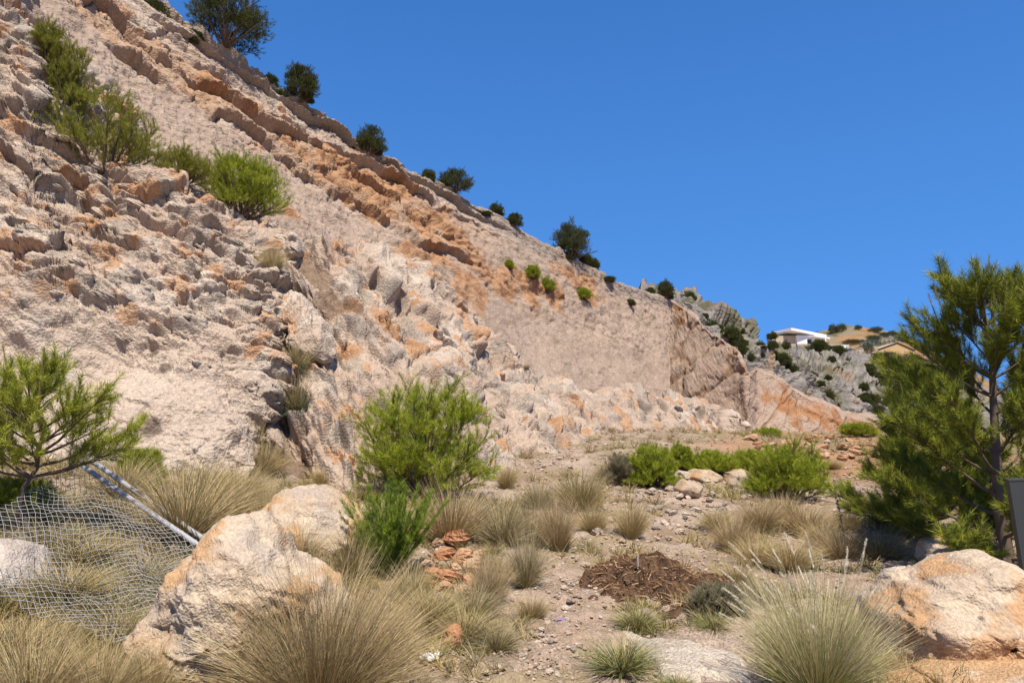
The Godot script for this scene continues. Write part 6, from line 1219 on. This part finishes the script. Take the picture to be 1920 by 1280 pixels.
func slab_part(parent: Node3D, called: String, a: Vector3, b: Vector3, width: float, thick: float, number: int, tints: Array) -> void:
	# a leaning slab of bedded rock, split off from the face behind it
	var along := b - a
	var y := along.normalized()
	var x := y.cross(Vector3(0, 0, 1)).normalized()
	var basis := Basis(x, y, x.cross(y))
	var nu := 90
	var nv := 90
	var v := PackedVector3Array()
	var col := PackedColorArray()
	for j in nv:
		var t := float(j) / (nv - 1)
		for i in nu:
			var ang := TAU * i / (nu - 1)
			var end := pow(clampf(1.0 - pow(absf(t * 2.0 - 1.0), 7.0), 0.0, 1.0), 0.5)
			var c := Vector2(signf(cos(ang)) * pow(absf(cos(ang)), 0.4), signf(sin(ang)) * pow(absf(sin(ang)), 0.4))
			var taper := 0.75 + 0.35 * sin(t * 2.6 + 0.4)
			var p := Vector3(c.x * width * 0.5 * taper * end, (t - 0.5) * along.length(), c.y * thick * 0.5 * end)
			var w := p + Vector3(number * 5.0, 0, 0)
			p += Vector3(c.x, 0, c.y) * (0.10 * n_mid.get_noise_3dv(w) + broken(layered(w, 1.2, 1.2, 2.6), 0.05, 0.03, 0.03)) * end
			v.append(basis * p + (a + b) * 0.5)
			var tone := n_tone.get_noise_3dv(w * 1.5)
			var tint: Color = (tints[0] as Color).lerp(tints[1], smoothstep(-0.2, 0.35, tone))
			if c.x < -0.3: tint = tint.lerp(tints[2], smoothstep(-0.1, 0.3, n_stain.get_noise_3dv(w)) * 0.7)
			col.append(tint)
	put(called, grid_mesh(v, col, nu, nv), materials.rock, parent)

func house() -> void:
	var t := thing("house", HOUSE, "white modern house with a slanting roof on the far hilltop", "house")
	var white: Material = materials.render_white
	var parts := func(called: String, parent: Node3D, at: Vector3, size: Vector3, m: Material, turn := 0.0, pitch := 0.0) -> MeshInstance3D:
		var s := Shape.new()
		s.box(Transform3D(Basis.from_euler(Vector3(0, turn, pitch)), Vector3.ZERO), size)
		var o := put(called, s.done(), m, parent)
		o.position = at
		return o
	parts.call("wing", t, Vector3(-3.4, 0.6, -2.0), Vector3(5.0, 3.6, 6.0), materials.render_tan)
	parts.call("wall", t, Vector3(1.8, 0.5, -1.5), Vector3(5.6, 3.8, 7.0), white)
	t.scale = Vector3(0.86, 0.86, 0.86)
	for k in 2:
		var w: MeshInstance3D = parts.call("window", t, Vector3(2.0 + k * 1.5, 0.7, 2.03), Vector3(1.0, 1.3, 0.06), materials.window_glass)
		parts.call("frame", w, Vector3(0.0, 0.68, 0.02), Vector3(1.1, 0.07, 0.1), white)
	parts.call("roof", t, Vector3(0.6, 3.0, -1.5), Vector3(10.4, 0.6, 8.6), white, 0.28, -0.13)
	parts.call("roof", t, Vector3(-1.6, 3.5, -3.2), Vector3(6.6, 0.8, 6.0), materials.roof_grey, 0.28, 0.04)
	parts.call("canopy", t, Vector3(4.0, 1.7, 2.2), Vector3(4.6, 0.4, 3.4), white, 0.28, -0.10)
	parts.call("terrace", t, Vector3(0.5, -1.0, 1.0), Vector3(15.0, 1.6, 9.0), materials.render_tan)
	for k in 2: parts.call("column", t, Vector3(2.6 + k * 2.8, 0.6, 3.4), Vector3(0.25, 2.2, 0.25), white)
	var g := thing("outbuilding", SHED, "ochre gabled outbuilding on the far slope below the crane", "building")
	var s := Shape.new()
	var w := 4.2
	for z in [1.5, -4.0]:
		s.quad(Vector3(-w, -1.0, z), Vector3(-w, 1.0, z), Vector3(w, 1.0, z), Vector3(w, -1.0, z))
		s.tri(Vector3(-w, 1.0, z), Vector3(0.6, 2.7, z), Vector3(w, 1.0, z))
	s.quad(Vector3(-w, -1, 1.5), Vector3(-w, -1, -4), Vector3(-w, 1, -4), Vector3(-w, 1, 1.5))
	s.quad(Vector3(w, -1, 1.5), Vector3(w, -1, -4), Vector3(w, 1, -4), Vector3(w, 1, 1.5))
	put("wall", s.done(), materials.render_ochre, g)
	var r := Shape.new()
	for side in [-1.0, 1.0]:
		r.quad(Vector3(0.6, 2.78, 1.7), Vector3(0.6, 2.78, -4.2), Vector3(side * (w + 0.2), 1.05, -4.2), Vector3(side * (w + 0.2), 1.05, 1.7))
		r.quad(Vector3(0.6, 2.90, 1.7), Vector3(0.6, 2.90, -4.2), Vector3(side * (w + 0.2), 1.17, -4.2), Vector3(side * (w + 0.2), 1.17, 1.7))
	put("roof", r.done(), materials.render_tan, g)
	var rw := thing("retaining_wall", HOUSE + Vector3(9.5, -1.2, 3.0), "pale retaining wall right of the white house", "wall")
	for k in 4: parts.call("panel", rw, Vector3((k - 1.5) * 3.02, 0.3 * sin(k * 2.0), 0.0), Vector3(3.0, 1.4, 0.5), materials.render_white if k == 1 else materials.render_tan)

func crane() -> void:
	var dir := (CRANE_NEAR - CRANE_TIP)
	var t := thing("tower_crane", Vector3(CRANE_TIP.x + dir.x * 1.75, 2.0, CRANE_TIP.z + dir.z * 1.75), "green lattice tower crane jib reaching over the far slope behind the pine", "crane")
	var local := func(f: float, side: float, up: float) -> Vector3:
		var flat := Vector3(dir.x, 0, dir.z).normalized()
		var across := flat.cross(Vector3.UP)
		return CRANE_TIP + dir * f + across * side + Vector3.UP * up - t.position
	var jib := Shape.new()
	for s in [-0.55, 0.55]: jib.tube([local.call(0.0, s, 0.0), local.call(1.85, s, 0.0)], 0.06, 0.06, 4)
	jib.tube([local.call(0.30, 0.0, 0.95), local.call(1.85, 0.0, 0.95)], 0.06, 0.06, 4)
	var n := 44
	for k in n:
		var f := 0.30 + 1.55 * k / n
		var g := 0.30 + 1.55 * (k + 1) / n
		for s in [-0.55, 0.55]:
			jib.tube([local.call(f, s, 0.0), local.call((f + g) * 0.5, 0.0, 0.95)], 0.03, 0.03, 3)
			jib.tube([local.call((f + g) * 0.5, 0.0, 0.95), local.call(g, s, 0.0)], 0.03, 0.03, 3)
		jib.tube([local.call(f, -0.55, 0.0), local.call(g, 0.55, 0.0)], 0.025, 0.025, 3)
	put("jib", jib.done(), materials.crane_green, t)
	var mast := Shape.new()
	for sx in [-0.6, 0.6]:
		for sz in [-0.6, 0.6]: mast.tube([Vector3(sx, -2.0, sz), Vector3(sx, 19.0, sz)], 0.07, 0.07, 4)
	for k in 16:
		for q in 4:
			var a := Vector3(0.6, 0, 0.6).rotated(Vector3.UP, q * PI / 2) + Vector3.UP * (k * 1.2 - 1.0)
			var b := Vector3(0.6, 0, 0.6).rotated(Vector3.UP, (q + 1) * PI / 2) + Vector3.UP * (k * 1.2 + 0.2)
			mast.tube([a, b], 0.035, 0.035, 3)
	put("mast", mast.done(), materials.crane_green, t)
	var line := Shape.new()
	line.tube([local.call(0.42, 0.0, 0.95), Vector3(0, 18.9, 0)], 0.022, 0.022, 3)
	put("tie_rod", line.done(), materials.crane_green, t)

func litter() -> void:
	rng.seed = 66
	var s := Shape.new()
	var n := 9
	var pts := []
	for j in n:
		for i in n:
			pts.append(Vector3((i / 8.0 - 0.5) * 0.13, 0.03 + rng.randf_range(-0.022, 0.028), (j / 8.0 - 0.5) * 0.10))
	for j in n - 1:
		for i in n - 1: s.quad(pts[j * n + i], pts[(j + 1) * n + i], pts[(j + 1) * n + i + 1], pts[j * n + i + 1])
	var o := put("crumpled_paper", s.done(), materials.paper, self)
	o.position = foot(PAPER.x, PAPER.z)
	tag(o, "crumpled white paper left of the single orange stone", "litter")
	var b := Shape.new()
	b.tube([Vector3(-0.022, 0, 0), Vector3(-0.018, 0, 0), Vector3(0.02, 0.002, 0.0), Vector3(0.024, 0.002, 0.0)], 0.011, 0.011, 12)
	var c := put("bottle_cap", b.done(), materials.violet, self)
	c.position = foot(CAN.x, CAN.z) + Vector3.UP * 0.02
	tag(c, "small violet bottle cap on the bare stony path", "litter")
	var e := Shape.new()
	for k in 14:
		var p := Vector3(rng.randf_range(-0.02, 0.02), rng.randf_range(0.005, 0.03), rng.randf_range(-0.02, 0.02))
		e.tri(p, p + any_dir() * 0.022, p + any_dir() * 0.022)
	var f := put("foil_scrap", e.done(), materials.paper, self)
	f.position = foot(CAP.x, CAP.z)
	tag(f, "tiny white scrap of foil left of the brown heap", "litter")
	var g := Shape.new()
	for k in 26:
		var a := Vector3(rng.randf_range(-0.11, 0.11), rng.randf_range(0.02, 0.09), rng.randf_range(-0.04, 0.04))
		g.tube([a, a + any_dir() * 0.05, a + any_dir() * 0.09], 0.003, 0.002, 3)
	var h := put("plastic_net", g.done(), materials.teal, self)
	h.position = foot(PLASTIC.x, PLASTIC.z)
	tag(h, "scrap of pale teal plastic netting behind the plumed grass", "litter")

func dry_stalk() -> void:
	var t := thing("dry_stalk", foot(STALK.x, STALK.z), "tall thin dry weed stalk standing on the gravelly slope", "plant")
	rng.seed = 91
	var s := Shape.new()
	s.tube([Vector3.ZERO, Vector3(-0.03, 0.35, 0), Vector3(-0.08, 0.7, 0), Vector3(-0.12, 1.0, 0)], 0.007, 0.003, 5)
	put("stem", s.done(), materials.dry_wood, t)
	var f := Shape.new()
	for k in 60:
		var y := rng.randf_range(0.25, 1.0)
		var p := Vector3(-0.115 * y, y, 0)
		f.tri(p, p + any_dir() * 0.035, p + any_dir() * 0.035)
	var o := put("seed_pods", f.done(), materials.dry_wood, t)
	o.set_meta("kind", "stuff")

func path_sheet() -> void:
	var nu := 60
	var nv := 40
	var v := PackedVector3Array()
	var col := PackedColorArray()
	for j in nv:
		var b := float(j) / (nv - 1)
		for i in nu:
			var a := float(i) / (nu - 1)
			var p := PATH_D.lerp(PATH_C, a).lerp(PATH_A.lerp(PATH_B, a), b)
			var e := 1.0 + 0.10 * n_mid.get_noise_2d(a * 2.0, b * 2.0)
			p = (PATH_A + PATH_C) * 0.5 + (p - (PATH_A + PATH_C) * 0.5) * e
			var rim := minf(minf(a, 1.0 - a), minf(b, 1.0 - b))
			var y := bumpy(p.x, p.z) + lerpf(-0.05, 0.05, smoothstep(0.0, 0.10, rim + 0.04 * n_fine.get_noise_2d(p.x * 1.4, p.z * 1.4))) + 0.006 * n_fine.get_noise_2d(p.x * 3.0, p.z * 3.0)
			v.append(Vector3(p.x, y, p.z))
			col.append(Color(0.76, 0.66, 0.53).lerp(Color(0.66, 0.55, 0.43), smoothstep(-0.2, 0.4, n_stain.get_noise_2d(p.x * 2.0, p.z * 2.0))))
	setting("path", grid_mesh(v, col, nu, nv), materials.soil)

func scatter_small() -> void:
	rng.seed = 404
	# loose gravel and small dry grass that nobody could count
	for set_no in 3:
		var where := []
		var tints := []
		var hues := [CREAM, PALE, PALE, Color(0.58, 0.47, 0.37), Color(0.62, 0.44, 0.31)]
		for k in 26000:
			var d := 3.4 * pow(10.5, rng.randf())
			var x := rng.randf_range(-0.75, 0.80) * d
			var p := Vector3(x, 0, -d)
			var dense := n_tone.get_noise_2d(x * 0.9, d * 0.9) + 0.25
			if x < -1.0 and d < 11.0: dense -= 0.35
			if rng.randf() > clampf(0.35 + dense * 1.4, 0.06, 1.0): continue
			p.y = bumpy(x, -d)
			var sc := (0.012 + 0.050 * pow(rng.randf(), 4.0)) * clampf(d / 7.0, 0.8, 2.2)
			where.append(Transform3D(Basis.from_euler(Vector3(rng.randf() * 0.6, rng.randf() * TAU, rng.randf() * 0.6)).scaled(Vector3(sc, sc * rng.randf_range(0.4, 0.8), sc)), p + Vector3.UP * sc * 0.15))
			var c: Color = hues[rng.randi() % hues.size()] * rng.randf_range(0.85, 1.15)
			c.a = 1.0
			tints.append(c)
		copies("gravel", stone_mesh(800 + set_no, [Color.WHITE], 0.8), where, tints, materials.stone, self)
	for set_no in 3:
		var where := []
		var tints := []
		var hues := [Color(0.95, 0.92, 0.8), Color(0.8, 0.75, 0.6), Color(1, 1, 1), Color(0.7, 0.75, 0.55)]
		for k in 5200:
			var d := 3.3 * pow(9.0, rng.randf())
			var x := rng.randf_range(-0.80, 0.80) * d
			var lush := n_tone.get_noise_2d(x * 0.8 + 40.0, d * 0.8) * 1.3
			if x < 0.02 * d and d < 12.0: lush += 0.50
			if x < -0.35 * d and d < 8.5: lush += 0.8
			if x > 0.35 * d and d < 8.5: lush += 0.25
			if absf(x - 0.45) < 0.55 and d < 8.5: lush -= 0.9
			if d > 18.0 and x > 4.0: lush += 0.3
			if rng.randf() > lush + 0.02: continue
			if x > 0.75 and x < 1.7 and d > 4.3 and d < 6.0: continue
			var sc := rng.randf_range(0.10, 0.30) * clampf(d / 9.0, 0.9, 1.3)
			where.append(Transform3D(Basis.from_euler(Vector3(rng.randf_range(-0.2, 0.2), rng.randf() * TAU, rng.randf_range(-0.2, 0.2))).scaled(Vector3(sc * 1.3, sc, sc * 1.3)), foot(x, -d)))
			tints.append(hues[rng.randi() % hues.size()] * Color(1, 1, 1, 1))
		copies("dry_grass", grass(34, STRAW + OLIVE if set_no == 0 else (ASHEN + RUSSET if set_no == 1 else STRAW + ASHEN), 1.1, 0.35, 0.016, 950 + set_no), where, tints, materials.blade, self)

func _ready() -> void:
	var camera := Camera3D.new()
	camera.position = Vector3(0, 1.6, 0)
	camera.rotation_degrees.x = 7.383
	camera.fov = 52.0
	camera.near = 0.05
	camera.far = 4000.0
	camera.name = "camera"
	add_child(camera)
	var sky_look := ProceduralSkyMaterial.new()
	sky_look.sky_top_color = Color(0.142, 0.342, 0.612)
	sky_look.sky_horizon_color = Color(0.34, 0.58, 0.875)
	sky_look.sky_curve = 0.35
	sky_look.ground_horizon_color = Color(0.55, 0.50, 0.45)
	sky_look.ground_bottom_color = Color(0.40, 0.33, 0.27)
	sky_look.sun_angle_max = 1.0
	var env := Environment.new()
	env.background_mode = Environment.BG_SKY
	env.sky = Sky.new()
	env.sky.sky_material = sky_look
	env.tonemap_mode = Environment.TONE_MAPPER_LINEAR
	env.tonemap_exposure = 1.34
	env.sdfgi_enabled = true
	env.ssao_enabled = true
	env.ssil_enabled = true
	var around := WorldEnvironment.new()
	around.name = "world_environment"
	around.environment = env
	add_child(around)
	var sun := DirectionalLight3D.new()
	sun.name = "sun"
	sun.light_energy = 1.6
	sun.light_color = Color(1.0, 0.96, 0.90)
	sun.light_angular_distance = 0.5
	sun.shadow_enabled = true
	sun.look_at_from_position(SUN_FROM, Vector3.ZERO, Vector3.FORWARD)
	add_child(sun)

	materials.rock = rock_material("weathered limestone", 1.6, 3.0, 31)
	materials.face = rock_material("hammered quarry rock", 3.2, 5.0, 33)
	materials.grey_rock = rock_material("grey limestone", 9.0, 12.0, 35)
	materials.soil = rock_material("stony soil", 0.9, 2.2, 37)
	materials.stone = rock_material("loose stone", 0.7, 1.1, 39)
	materials.blade = tinted("grass blades", 0.85, Color(0.35, 0.32, 0.18))
	materials.leaf = tinted("needles and leaves", 0.85, Color(0.40, 0.45, 0.12))
	materials.bark = tinted("bark", 0.9)
	materials.litter = tinted("dry litter", 0.9)
	materials.galvanised = plain("galvanised steel", Color(0.44, 0.44, 0.44), 0.5, 0.25)
	materials.wire = plain("galvanised wire", Color(0.40, 0.40, 0.39), 0.6, 0.2)
	materials.dark_metal = plain("dark painted steel", Color(0.045, 0.05, 0.048), 0.6)
	materials.pale_wood = plain("bleached wood", Color(0.62, 0.54, 0.42))
	materials.dry_wood = plain("dry stalk", Color(0.20, 0.15, 0.10))
	materials.render_white = plain("white render", Color(0.80, 0.80, 0.79), 0.8)
	materials.render_tan = plain("tan render", Color(0.46, 0.37, 0.27), 0.9)
	materials.render_ochre = plain("ochre render", Color(0.55, 0.38, 0.18), 0.9)
	materials.roof_grey = plain("grey roofing", Color(0.52, 0.55, 0.55), 0.7)
	materials.window_glass = plain("dark window glass", Color(0.03, 0.05, 0.07), 0.1)
	materials.crane_green = plain("green crane paint", Color(0.035, 0.085, 0.075), 0.6)
	materials.paper = plain("white paper", Color(0.75, 0.77, 0.78), 0.8)
	materials.violet = plain("violet plastic", Color(0.20, 0.10, 0.42), 0.4)
	materials.teal = plain("teal plastic", Color(0.22, 0.46, 0.38), 0.5)
	bake_ground()
	build_ground(materials.soil)
	path_sheet()
	var outcrop := build_patch("rock_terrain", "outcrop", OUTCROP, 12, 19, 560, 460, materials.rock)
	var spur := build_patch("rock_terrain", "spur", SPUR, 12, 23, 700, 280, materials.rock)
	build_patch("rock_terrain", "face", FACE, 13, 34, 800, 340, materials.face)
	build_patch("rock_terrain", "cut", CUT, 11, 27, 330, 150, materials.face)
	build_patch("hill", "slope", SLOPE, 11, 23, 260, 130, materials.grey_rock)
	build_patch("hill", "plateau", PLATEAU, 8, 15, 160, 60, materials.grey_rock)
	build_patch("hill", "far_hill", FAR_HILL, 9, 15, 140, 60, materials.grey_rock)
	print("terrain ", Time.get_ticks_msec())
	var embed := func(key: String, parent: Node3D, count: int, v0: float, v1: float, u0: float, u1: float, dip: float, sizes: Vector2) -> void:
		for k in count:
			rng.seed = 40000 + k * 13 + key.length() * 1000
			var u := rng.randf_range(u0, u1)
			var w := rng.randf_range(v0, v1)
			var p := on_rock(key, u, w)
			var n := rock_normal(key, u, w)
			var size := lerpf(sizes.x, sizes.y, pow(rng.randf(), 2.2))
			var o := put("rock", stone_kinds[["cream", "cream", "cream", "grey"][rng.randi() % 4] + str(rng.randi() % 8)], materials.rock, parent)
			o.basis = Basis.from_euler(Vector3(rng.randf_range(-0.4, 0.4), rng.randf_range(-0.6, 0.6), dip + rng.randf_range(-0.25, 0.25))) * Basis.from_scale(Vector3(size * 1.5, size * 0.75, size))
			o.position = p - n * size * 0.12
	make_stone_kinds()
	embed.call("outcrop", outcrop, 150, 0.30, 0.68, 0.12, 0.97, -0.42, Vector2(0.10, 0.42))
	embed.call("spur", spur, 130, 0.10, 0.68, 0.03, 0.95, -0.95, Vector2(0.10, 0.45))
	slab_part(spur, "slab", on_rock("spur", SLAB_UV[0], SLAB_UV[1]) + Vector3(0.1, 0.0, 0.28), on_rock("spur", SLAB_UV[2], SLAB_UV[3]) + Vector3(0, 0.1, 0.28), 0.62, 0.8, 1, [PALE, CREAM, OCHRE])
	var block := on_rock("spur", SLAB_UV[4], SLAB_UV[5])
	slab_part(spur, "block", block + Vector3(-0.42, -0.02, 0.12), block + Vector3(0.45, 0.05, 0.12), 0.5, 0.7, 2, [PALE, PALE, CREAM])
	print("rock ", Time.get_ticks_msec())

	var k := 0
	for b in BOULDERS:
		boulder(b, k)
		k += 1
	k = 0
	for s in ORANGE_STONES:
		var alone: bool = k == 15
		stone("orange", k, s[0], s[1], s[2], s[3], "single rust orange stone beside the large straw tussock" if alone else ("flat orange stone on top of the heap of orange stones" if k == 0 else "angular orange stone in the heap below the broom plant"), "" if alone or k == 0 else "heap of orange stones", 0.06 if k == 0 else 0.0)
		k += 1
	for spec in [[RUBBLE, "cream", "angular cream stone strewn on the rubble slope", "rubble on the slope"], [RED_SLABS, "red", "reddish stone lying on the orange terrace below the cut face", "stones on the orange terrace"],
			[PATH_STONES, "cream", "small pale stone on the bare stony path", "stones on the bare path"], [SLOPE_STONES, "cream", "small stone on the gravelly slope in front of the pine", "stones on the gravelly slope"]]:
		var data: Array = spec[0]
		for i in data.size() / 3:
			var w: float = data[i * 3 + 2]
			stone("grey" if spec[1] == "cream" and i % 5 == 0 else spec[1], i, data[i * 3], data[i * 3 + 1], w, w * 0.7, spec[2], spec[3])
	print("stones ", Time.get_ticks_msec())

	make_grass_kinds()
	k = 0
	for g in TUSSOCKS:
		tussock(foot(g[0], g[1]), g[2], g[3], g[4], g[5], k)
		k += 1
	for g in ROCK_TUSSOCKS:
		tussock(on_rock(g[0], g[1], g[2]), g[3], g[4], g[5], g[6], k, Vector3(0.35, 0, 0))
		k += 1
	plumed_grass()
	print("grass ", Time.get_ticks_msec())

	tufts.needles = needle_tuft(22, 0.07, 0.075, 0.0022, 0.75, 61)
	tufts.leaves = leaf_tuft(12, 0.09, 0.042, 62)
	k = 0
	for g in ROCK_SHRUBS:
		shrub("pine_tree" if g[5] == "pine" else "shrub", on_rock(g[0], g[1], g[2]), g[3], g[4], g[5], g[6], "tree" if g[5] == "pine" else "shrub", "shrubs and pines along the crest" if g[5] in ["pine", "dark"] else "green shrubs on the rock", k)
		k += 1
	for g in SHRUBS:
		shrub("shrub", foot(g[0], g[1]), g[2], g[3], g[4], g[5], "shrub", "green shrubs", k)
		k += 1
	for spec in [[CREST_SCRUB, "low dark scrub along the crest of the quarry", "scrub along the crest"], [SLOPE_SCRUB, "dark scrub bush on the grey limestone hillside", "scrub on the grey hillside"], [FAR_SCRUB, "distant dark bush around the white house", "scrub on the far hill"]]:
		var made := []
		var n := 0
		for g in spec[0]:
			if n < 3:
				shrub("scrub_bush", on_rock(g[0], g[1], g[2]), g[3], g[4], "dark", spec[1], "bush", spec[2], k)
				made.append([get_child(get_child_count() - 1), g[3], g[4]])
			else:
				var from: Array = made[n % 3]
				var o: Node3D = from[0].duplicate()
				o.name = numbered("scrub_bush")
				add_child(o, true)
				o.position = on_rock(g[0], g[1], g[2])
				o.basis = Basis.from_euler(Vector3(0, n * 1.9, 0)) * Basis.from_scale(Vector3(g[3] / from[1], g[4] / from[2], g[3] / from[1]))
			n += 1
			k += 1
	pine("pine_tree", foot(PINE_FOOT.x, PINE_FOOT.z), 3.15, 1.45, 1, 0.25, "large young pine with upright shoots filling the right edge", PINE_MIXED, 34, 32.0, 0.26)
	pine("pine_tree", foot(PINE_SIDE.x, PINE_SIDE.z), 2.2, 1.0, 3, 0.15, "shorter bushy pine pressed against the left side of the large pine", PINE_MIXED, 10, 32.0, 0.25)
	pine("pine_tree", foot(YOUNG_PINE_FOOT.x, YOUNG_PINE_FOOT.z), 1.42, 0.78, 2, 0.62, "open young pine at the left edge in front of the pale cliff foot", PINE_GREEN, 5, 14.0, 0.22)
	broom()
	print("plants ", Time.get_ticks_msec())

	fence()
	metal_post()
	mulch_heap()
	litter()
	dry_stalk()
	house()
	crane()
	scatter_small()
	print("all ", Time.get_ticks_msec())
